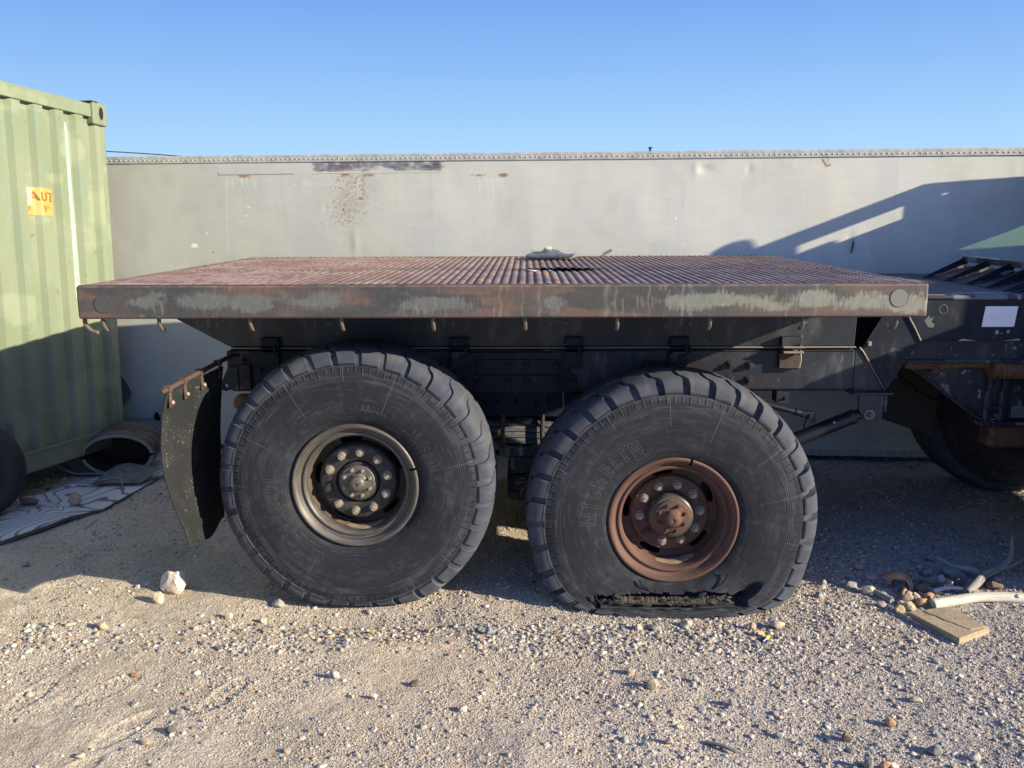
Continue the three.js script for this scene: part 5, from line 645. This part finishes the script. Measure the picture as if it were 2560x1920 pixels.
{ // bleached log, branch, sticks
  const WOOD = ctex(512, 512, (u, v, o) => { const a = fb(u * 4, v * 30, 921, 4, 4, 30), b = fb(u * 3, v * 8, 925, 4, 3, 8); o[0] = .56; o[1] = .525; o[2] = .465; mix3(o, [.46, .43, .39], .7 * sst(.52, .7, a)); mix3(o, [.64, .61, .55], sst(.45, .6, b)); mix3(o, [.34, .31, .28], .6 * sst(.7, .78, a)); });
  const GREY = ctex(256, 256, (u, v, o) => { const a = fb(u * 4, v * 24, 931, 4, 4, 24), b = fb(u * 20, v * 20, 935, 3, 20, 20); o[0] = .26; o[1] = .245; o[2] = .235; mix3(o, [.12, .11, .105], sst(.5, .68, a)); mix3(o, [.36, .34, .32], .5 * sst(.6, .7, b)); });
  const limb = (pts, rs, sq, seed, nu = 40, nv = 14) => { const c = new THREE.CatmullRomCurve3(pts.map((p) => V(...p))); return grid(nv, nu, (a, b) => { const p = c.getPoint(b), t = c.getTangent(b), s = V(0, 1, 0).cross(t).normalize(), up = t.clone().cross(s), th = a * 2 * PI, k = b * (rs.length - 1), i = Math.min(rs.length - 2, Math.floor(k)), R = lerp(rs[i], rs[i + 1], k - i) * (1 + .16 * (fb(Math.cos(th) * 1.4 + 5, Math.sin(th) * 1.4 + b * 5, seed, 3) - .5)) * (b === 0 || b === 1 ? .0 : 1); const q = p.clone().addScaledVector(s, Math.cos(th) * R).addScaledVector(up, Math.sin(th) * R * sq); return [q.x, q.y, q.z, b * 2, a]; }, -1); };
  const capped = (f) => f; const y = groundH(2.25, -4.17) + .020;
  const lt = thing('log', 'bleached white log lying on the gravel at the right edge', 'log', [2.3, y - .026, -4.17]); const wm = std({ map: WOOD, roughness: .85, bumpMap: rep(WOOD, 1), bumpScale: .004, side: THREE.DoubleSide });
  part('log_body', [limb([[2.030, y, -4.150], [2.036, y + .001, -4.151], [2.14, y + .006, -4.175], [2.28, y + .013, -4.205], [2.40, y + .010, -4.215], [2.545, y + .002, -4.205], [2.552, y, -4.204]], [.028, .029, .027, .026, .028, .029, .026], .95, 941, 60, 20)], wm, lt); part('knot', [new THREE.SphereGeometry(.013, 10, 8).scale(1.1, .8, 1).translate(2.475, y + .024, -4.194)], wm, lt); part('split_end', capTube([[2.545, y, -4.205], [2.565, y - .01, -4.19], [2.575, y - .028, -4.175]], .008, 8, 6), wm, lt);
  const br = thing('branch', 'grey weathered branch leaning up from the white log into the shade', 'branch', [2.45, groundH(2.45, -4.45), -4.45]); const gb = std({ map: GREY, roughness: .9, bumpMap: rep(GREY, 1), bumpScale: .004, side: THREE.DoubleSide }), by = groundH(2.45, -4.45);
  part('branch_limb', limb([[2.255, by + .012, -4.27], [2.262, by + .014, -4.275], [2.33, by + .03, -4.33], [2.42, by + .045, -4.42], [2.54, by + .062, -4.49], [2.625, by + .095, -4.56], [2.66, by + .15, -4.62], [2.665, by + .19, -4.63]], [.015, .019, .022, .023, .018, .015, .011, .004], 1, 951), gb, br); part('branch_limb', limb([[2.43, by + .04, -4.43], [2.38, by + .05, -4.47], [2.30, by + .055, -4.52], [2.24, by + .075, -4.57], [2.235, by + .076, -4.575]], [.018, .018, .014, .010, .006], 1, 953), gb, br);
  const b2 = thing('branch', 'thin grey stick in deep shade right of the leaning branch', 'branch', [2.7, groundH(2.7, -4.6), -4.6]); part('branch_limb', limb([[2.50, by + .03, -4.50], [2.62, by + .045, -4.54], [2.78, by + .085, -4.60], [2.9, by + .11, -4.66], [2.905, by + .11, -4.662]], [.009, .010, .009, .007, .004], 1, 957), gb, b2);
  const b3 = thing('stick', 'flat grey driftwood stick behind the white log', 'stick', [2.13, groundH(2.13, -4.28), -4.28]); part('stick_body', limb([[2.09, by + .02, -4.27], [2.1, by + .022, -4.272], [2.17, by + .028, -4.29], [2.24, by + .026, -4.29], [2.245, by + .026, -4.29]], [.010, .013, .012, .010, .006], .8, 959), wm, b3);
  const s1 = thing('wood_splinter', 'dark grey wood splinter on the bottom foreground gravel', 'splinter', [.72, groundH(.72, -2.95), -2.95]); const sy = groundH(.72, -2.95); part('splinter_body', limb([[.665, sy + .010, -2.985], [.672, sy + .011, -2.982], [.72, sy + .014, -2.955], [.765, sy + .012, -2.922], [.77, sy + .011, -2.92]], [.006, .010, .010, .007, .003], .6, 961), std({ map: GREY, roughness: .9, color: new THREE.Color(.6, .58, .58), side: THREE.DoubleSide }), s1);
  const s2 = thing('twig', 'thin straight white twig on the right foreground gravel', 'twig', [1.45, groundH(1.45, -3.22), -3.22]); part('twig_body', rod(V(1.417, groundH(1.42, -3.23) + .010, -3.235), V(1.482, groundH(1.48, -3.22) + .012, -3.222), .0022, .0016, 7), wm, s2);
  const s3 = thing('twig', 'dark curved twig beside the left edge of the sandstone slab', 'twig', [1.85, groundH(1.85, -4.0), -4.0]); const ty = groundH(1.85, -4) + .012; part('twig_body', tube([[1.80, ty + .012, -4.18], [1.83, ty + .01, -4.08], [1.87, ty + .004, -3.98], [1.93, ty, -3.86]], .0035, 24, 6), gb, s3);
  const r = rng(171); for (let i = 0; i < 9; i++) { const cx = [-2.42, -1.1, 1.0, 1.7, .1, -1.9, 1.3, 1.55, .45][i], cz = [-4.2, -3.9, -3.15, -3.0, -3.6, -4.0, -3.55, -3.75, -2.7][i], a = r() * 3, l = .02 + .02 * r(), yy = groundH(cx, cz) + .009; const s = thing('twig', i === 0 ? 'short dark twig on sunlit ground at the left edge' : 'short dry twig lying on the foreground gravel', 'twig', [cx, yy, cz], i ? 'dry twigs on the gravel' : undefined); part('twig_body', tube([[cx - Math.cos(a) * l, yy, cz - Math.sin(a) * l], [cx, yy + .004, cz + .004], [cx + Math.cos(a) * l, yy, cz + Math.sin(a) * l]], .0018, 10, 5), i & 1 ? gb : stoneMat.brown, s); }
}
{ // curved rusty fragment and the grey pipe piece by it
  const t = thing('rusty_elbow', 'curved rusty pipe fragment sticking out of the rubble', 'pipe piece', [1.93, groundH(1.93, -4.37), -4.37]), y = groundH(1.93, -4.37);
  part('elbow_shell', grid(26, 12, (a, b) => { const th = lerp(-.5, 2.5, a), ph = lerp(-1.5, 1.7, b), R = .052, rr = .028; return [1.925 + Math.cos(th) * (R + rr * Math.cos(ph)), y + .042 + Math.sin(th) * (R + rr * Math.cos(ph)) * .95 - .02 * (a), -4.37 + rr * Math.sin(ph) * 1.2 + .05 * (1 - a), a, b]; }), std({ map: rep(rustTex(181, [.34, .19, .12], [.42, .26, .17], [.10, .085, .08]), .8), roughness: .9, side: THREE.DoubleSide, bumpMap: rep(bumpFine, .3), bumpScale: .003 }), t);
  part('lower_hook', capTube([[1.955, y + .03, -4.30], [1.93, y + .015, -4.265], [1.925, y + .0, -4.24]], .012, 10, 8), std({ color: new THREE.Color(.38, .22, .15), roughness: .9 }), t);
  const p = thing('metal_tube', 'short grey metal tube half buried left of the rubble', 'tube', [1.82, groundH(1.82, -4.24), -4.24]), py = groundH(1.82, -4.24) + .012; part('tube_wall', [rod(V(1.79, py + .004, -4.30), V(1.845, py, -4.19), .016, .016, 16)], std({ color: new THREE.Color(.22, .235, .26), roughness: .5, metalness: .2 }), p); part('tube_collar', rod(V(1.784, py + .005, -4.312), V(1.792, py + .004, -4.296), .019, .019, 16), M.steel, p);
}
{ // spent cartridge: blue case, yellow end
  const p = V(1.100, groundH(1.1, -3.79) + .010, -3.79), d = V(.62, .22, -.5).normalize(), t = thing('shotgun_cartridge', 'tiny blue and yellow cartridge before the burst tyre', 'cartridge', p.toArray()); const e = (k) => p.clone().addScaledVector(d, k);
  part('blue_case', [rod(e(-.020), e(.004), .0105, .0105, 18), new THREE.SphereGeometry(.0105, 16, 8).translate(...e(-.020).toArray())], std({ color: new THREE.Color(.02, .03, .10), roughness: .3 }), t); part('yellow_end', [rod(e(.004), e(.024), .0108, .0112, 18)], std({ color: new THREE.Color(.55, .50, .08), roughness: .5 }), t); part('end_rim', [rod(e(.024), e(.0265), .0128, .0128, 18)], std({ color: new THREE.Color(.25, .24, .05), roughness: .5, metalness: .4 }), t);
}
{ // weathered plywood strip with the two rocks
  const cw = 1024, ch = 512, grain = (u, v) => { const w = fb(u * 4.5, v * 2.0, 971, 2) * 2.4 + .5 * fb(u * 9, v * 5, 975, 2) + v * 1.5, k = Math.abs((w * 3.2) % 1 - .5) * 2; return [k, fb(u * 60, v * 200, 977, 2)]; };
  const C = ctex(cw, ch, (u, v, o) => { const [k, b] = grain(u, v), g = sst(.70, .90, k), a = fb(u * 4, v * 3, 979, 4); o[0] = .60; o[1] = .605; o[2] = .62; mix3(o, [.45, .42, .38], .6 * sst(.5, .7, a)); mix3(o, [.105, .085, .07], .85 * g); mix3(o, [.30, .25, .19], .5 * sst(.2, .45, k) * (1 - g) * sst(.5, .7, a)); const s = .86 + .28 * b; o[0] *= s; o[1] *= s; o[2] *= s; }, false), B = gtex(cw, ch, (u, v) => 1 - sst(.55, .9, grain(u, v)[0]), false);
  const t = thing('plywood_sheet', 'weathered grey plywood strip lying on the ground under the container', 'plywood', [-3.15, 0, -5.8]);
  const near = [[-3.62, -4.62], [-3.162, -4.943], [-3.02, -5.21], [-2.955, -5.38], [-2.93, -5.40], [-2.92, -5.44], [-2.83, -5.56], [-2.79, -5.99], [-2.74, -6.50], [-2.70, -6.66]], farE = [[-4.05, -4.95], [-3.72, -5.40], [-3.60, -5.62], [-3.50, -5.74], [-3.46, -5.80], [-3.40, -5.84], [-3.38, -5.96], [-3.26, -6.30], [-3.12, -6.70], [-3.04, -6.96]];
  const at = (L, t) => { const k = t * (L.length - 1), i = Math.min(L.length - 2, Math.floor(k)); return [lerp(L[i][0], L[i + 1][0], k - i), lerp(L[i][1], L[i + 1][1], k - i)]; }, yy = (x, z, a) => .020 + .012 * Math.sin(a * 5) + .004 * fb(x * 3, z * 3, 981, 2);
  const f = (a, b) => { const p = at(near, a), q = at(farE, a), x = lerp(p[0], q[0], b), z = lerp(p[1], q[1], b); return [x, yy(x, z, a), z, a * 1.0, b]; };
  part('veneer', grid(60, 14, f, -1), std({ map: C, bumpMap: B, bumpScale: .003, roughness: .9, side: THREE.DoubleSide }), t);
  part('sheet_edge', [grid(60, 2, (a, b) => { const p = f(a, 0); return [p[0], p[1] - b * .022, p[2]]; }, 1), grid(60, 2, (a, b) => { const p = f(a, 1); return [p[0], p[1] - b * .022, p[2]]; }, -1), grid(14, 1, (a, b) => { const p = f(1, a); return [p[0], p[1] - b * .022, p[2]]; }, 1), grid(60, 1, (a, b) => { const p = f(a, b); return [p[0], p[1] - .016, p[2]]; }, 1)], std({ color: new THREE.Color(.13, .10, .075), roughness: 1, side: THREE.DoubleSide }), t);
  part('curled_ply', prism([[-2.95, .0], [-2.87, .012], [-2.80, .02], [-2.78, .010], [-2.86, .002]], 0, .004, .0005).rotateX(-PI / 2 + .2).translate(0, .02, -5.50), std({ color: new THREE.Color(.09, .07, .05), roughness: 1 }), t);
  rock(-3.345, -5.60, .125, .062, 'orange', 'flat brown rock on the plywood beside the loose wheel', undefined, { y: .03, sink: .05, deep: .6, detail: 4 }).material = stoneMat.brown; rock(-3.045, -5.62, .098, .088, 'tan', 'rounded tan rock in the middle of the plywood strip', undefined, { y: .028, sink: .05, detail: 4, cuts: 6 }).material = stoneMat.tan;
  const rr = rng(191); for (let i = 0; i < 9; i++) rock(-3.6 + .5 * rr(), -5.95 - .3 * rr(), .02 + .03 * rr(), .015 + .012 * rr(), ['tan', 'brown', 'grey'][i % 3], 'small stone in the dark gap under the container', 'stones under the container', { detail: 2 });
}
{ // loose wheel standing at the left edge
  const X = -3.60, Z = -5.42, t = thing('loose_wheel', 'dark spoked wheel with bare tyre standing at the left picture edge', 'wheel', [X, 0, Z]), y = .325;
  const P = [[.20, .06], [.215, .075], [.25, .088], [.285, .085], [.31, .075], [.322, .055], [.328, .02], [.328, -.02], [.322, -.055], [.31, -.075], [.25, -.085], [.20, -.06], [.20, .06]];
  const tilt = new THREE.Matrix4().makeTranslation(X, y, Z).multiply(new THREE.Matrix4().makeRotationX(-.06)).multiply(new THREE.Matrix4().makeRotationY(.14));
  const lp = (pts, s = 64) => new THREE.LatheGeometry(pts.map((p) => new THREE.Vector2(...p)), s).rotateX(PI / 2).applyMatrix4(tilt);
  part('tyre', lp(P), std({ color: new THREE.Color(.022, .023, .027), roughness: .75, bumpMap: rep(bumpFine, .2), bumpScale: .002 }), t); part('rim', lp([[.200, .065], [.208, .07], [.205, .055], [.185, .045], [.18, -.03], [.19, -.06]]), std({ map: rep(rustTex(195, [.05, .045, .045], [.09, .075, .065], [.11, .05, .035]), .3), roughness: .7 }), t);
  for (let k = 0; k < 6; k++) part('spoke', boxUV(bx(-.022, .022, .03, .185, .015, .04, .006)).applyMatrix4(new THREE.Matrix4().makeRotationZ(k * PI / 3 + .3)).applyMatrix4(tilt), M.dark, t); part('hub', lp([[0, .055], [.045, .055], [.052, .03], [.052, -.04]], 28), M.dark, t);
}
{ // cut-off oval pipe section with its torn skirt, wedged between container and trailer
  const T = rustTex(201, [.085, .068, .062], [.14, .125, .118], [.07, .04, .032]), m = std({ map: rep(T, .5), roughness: .7, metalness: .15, side: THREE.DoubleSide, bumpMap: rep(bumpFine, .3), bumpScale: .003 }), inner = std({ map: rep(rustTex(205, [.035, .022, .018], [.06, .035, .025], [.02, .018, .018]), .5), roughness: .9, side: THREE.DoubleSide }), pale = std({ map: rep(rustTex(207, [.26, .25, .23], [.34, .33, .30], [.16, .11, .08]), .4), roughness: .8, side: THREE.DoubleSide });
  const C = V(-3.09, .165, -6.36), ax = V(.16, -.06, 1).normalize(), s = V(0, 1, 0).cross(ax).normalize(), up = ax.clone().cross(s), t = thing('oval_pipe_section', 'cut-off oval steel drum lying on its side between container and trailer', 'drum', [-3.05, 0, -6.5]);
  const q = (th, k, rx, ry) => { const p = C.clone().addScaledVector(ax, k).addScaledVector(s, Math.cos(th) * rx).addScaledVector(up, Math.sin(th) * ry); return [p.x, p.y, p.z]; };
  const A = .248, Bq = .152, LEN = .36;
  part('drum_shell', grid(60, 8, (a, b) => { const th = a * 2 * PI, k = -b * LEN, jag = b === 1 ? .03 * fb(a * 20, 1, 211, 2) : 0; return [...q(th, k - jag, A + .006 + .012 * Math.sin(b * PI), Bq + .006 + .012 * Math.sin(b * PI)), a * 1.2, b * .5]; }), m, t); part('drum_inside', grid(60, 6, (a, b) => [...q(a * 2 * PI, -b * LEN, A - .010, Bq - .010), a * 3, b], -1), inner, t); part('drum_back', grid(40, 4, (a, b) => q(a * 2 * PI, -LEN * .9, (A - .01) * b, (Bq - .01) * b)), inner, t);
  part('mouth_flange', grid(60, 3, (a, b) => [...q(a * 2 * PI, .004 * Math.sin(b * PI), lerp(A - .012, A + .012, b), lerp(Bq - .012, Bq + .012, b)), a * 4, b * .2], -1), pale, t); part('flange_slot', bx(-.012, .012, -.012, .012, -.01, .012, .002).translate(...q(PI + .05, .004, A, Bq)), M.void, t); part('flange_slot', bx(-.010, .010, -.010, .010, -.01, .012, .002).translate(...q(.0, .004, A, Bq)), M.void, t);
  part('weld_band', grid(40, 3, (a, b) => { const th = lerp(PI * .86, PI * 1.16, a); return [...q(th, -.04 - b * .26, A + .022, Bq + .022), a, b]; }), pale, t, 'pale stripe along the drum side'); part('bolt_hole', new THREE.CylinderGeometry(.014, .014, .01, 14).rotateX(PI / 2).translate(...q(-.4, -.18, A - .05, Bq * .4)), M.void, t);
  part('torn_skirt', grid(26, 10, (a, b) => { const th = lerp(PI * 1.02, PI * 1.52, a), o = .02 + .27 * b * (1 - .35 * a), e = .018 * fb(a * 16, b * 3, 213, 2) * b; return [...(() => { const p = q(th, -.05 + .10 * b * a, A + o * 1.0 - e, Bq + .02 + .02 * b - e * .5); return [p[0], Math.max(p[1] + .03 * (1 - a) * b, .028 + .004 * a), p[2]]; })(), a, b]; }), m, t); part('skirt_rim', capTube(Array.from({ length: 20 }, (_, i) => { const a = i / 19, th = lerp(PI * 1.02, PI * 1.52, a), p = q(th, -.05 + .10 * a, A + .29 - .09 * a, Bq + .04); return [p[0], Math.max(p[1] + .03 * (1 - a), .03) + .004, p[2]]; }), .008, 30, 6), pale, t);
  const sh2 = thing('scrap_sheet', 'bent dull green-grey metal sheet leaning in the drum mouth', 'metal sheet', [-2.95, .03, -6.22]); part('sheet', grid(18, 8, (a, b) => { const x = lerp(-3.16, -2.80, a) + .05 * b + .01 * fb(b * 9, a, 217, 2), z = lerp(-6.05, -6.34, b) - .03 * a, y = .036 + .055 * b + .016 * Math.sin(a * 6) * b + .004 * fb(a * 12, b * 12, 219, 2); return [x, y, z, a * .5, b * .4]; }, -1), std({ map: rep(rustTex(221, [.13, .145, .13], [.17, .18, .165], [.10, .10, .09]), .5), roughness: .7, side: THREE.DoubleSide }), sh2);
  const wr = thing('wire_scrap', 'pale looped wire lying on the scrap sheet by the drum', 'wire', [-3.0, .05, -6.1]); part('wire_loop', tube([[-3.24, .045, -6.12], [-3.13, .06, -6.06], [-3.02, .075, -6.06], [-2.95, .08, -6.07], [-2.90, .055, -6.0], [-2.86, .035, -5.95]], .0035, 40, 6), pale, wr); part('wire_loop', tube([[-3.13, .045, -6.04], [-3.20, .05, -6.03], [-3.22, .04, -5.99], [-3.14, .04, -5.99], [-3.08, .055, -6.04], [-3.0, .07, -6.06]], .003, 40, 6), M.rustOr, wr);
}
{ // rubbish left on the deck
  const y = DT + .006, gm = std({ map: rep(rustTex(231, [.075, .09, .125], [.10, .115, .15], [.15, .16, .18]), .3), roughness: .4, metalness: .3, side: THREE.DoubleSide });
  const t = thing('crumpled_metal_sheet', 'crumpled blue-grey metal sheet lying at the back of the deck', 'metal sheet', [.16, y, -6.2]);
  part('crumpled_plate', grid(30, 10, (a, b) => { const x = lerp(.0, .335, a), z = lerp(-6.0, -6.30, b), h = .012 + .026 * Math.exp(-(((a - .42) / .085) ** 2)) * sst(.2, .75, b) + .014 * Math.exp(-(((a - .58) / .16) ** 2)) * sst(.2, .8, b) + .02 * fb(a * 6, b * 4, 233, 3) + .02 * Math.abs(Math.sin(a * 3.1 + .2)) * b; return [x, y + h, z, a, b]; }, -1), gm, t); part('rolled_edge', capTube([[.0, y + .02, -6.0], [.10, y + .018, -5.995], [.22, y + .022, -5.99], [.335, y + .03, -6.01]], .011, 24, 8), gm, t); part('torn_tip', prism([[.30, .01], [.345, .022], [.338, .04], [.31, .035]], 0, .004, .0005).translate(0, y, -6.0), std({ color: new THREE.Color(.4, .4, .4), roughness: .5 }), t);
  single('white_block', boxUV(bx(.130, .170, y + .056, y + .080, -6.24, -6.20, .005)), std({ color: new THREE.Color(.62, .58, .45), roughness: .8 }), 'small cream white block on top of the crumpled metal sheet', 'block', [.165, y + .056, -6.22]);
  single('bent_wire', tube([[.335, y + .012, -6.05], [.42, y + .014, -6.1], [.50, y + .012, -6.15], [.565, y + .035, -6.2], [.590, y + .048, -6.22], [.585, y + .055, -6.22], [.53, y + .03, -6.2]], .0045, 40, 6), M.rust, 'rusty bent wire on the deck right of the crumpled sheet', 'wire', [.45, y, -6.1]);
  const w = thing('paper_scrap', 'tiny white scraps on the deck beside the split planks', 'scrap', [.01, y, -4.78]); const wm = std({ color: new THREE.Color(.6, .6, .58), roughness: .8 }), r = rng(235); for (let i = 0; i < 5; i++) part('scrap_bit', stoneGeo(240 + i, 1, 4).scale(.016 + .01 * r(), .005, .010).translate(-.03 + .075 * r() + (i === 4 ? .08 : 0), y + .006, -4.79 + .05 * r()), i % 2 ? wm : gm, w);
}

renderer.render(scene, camera);
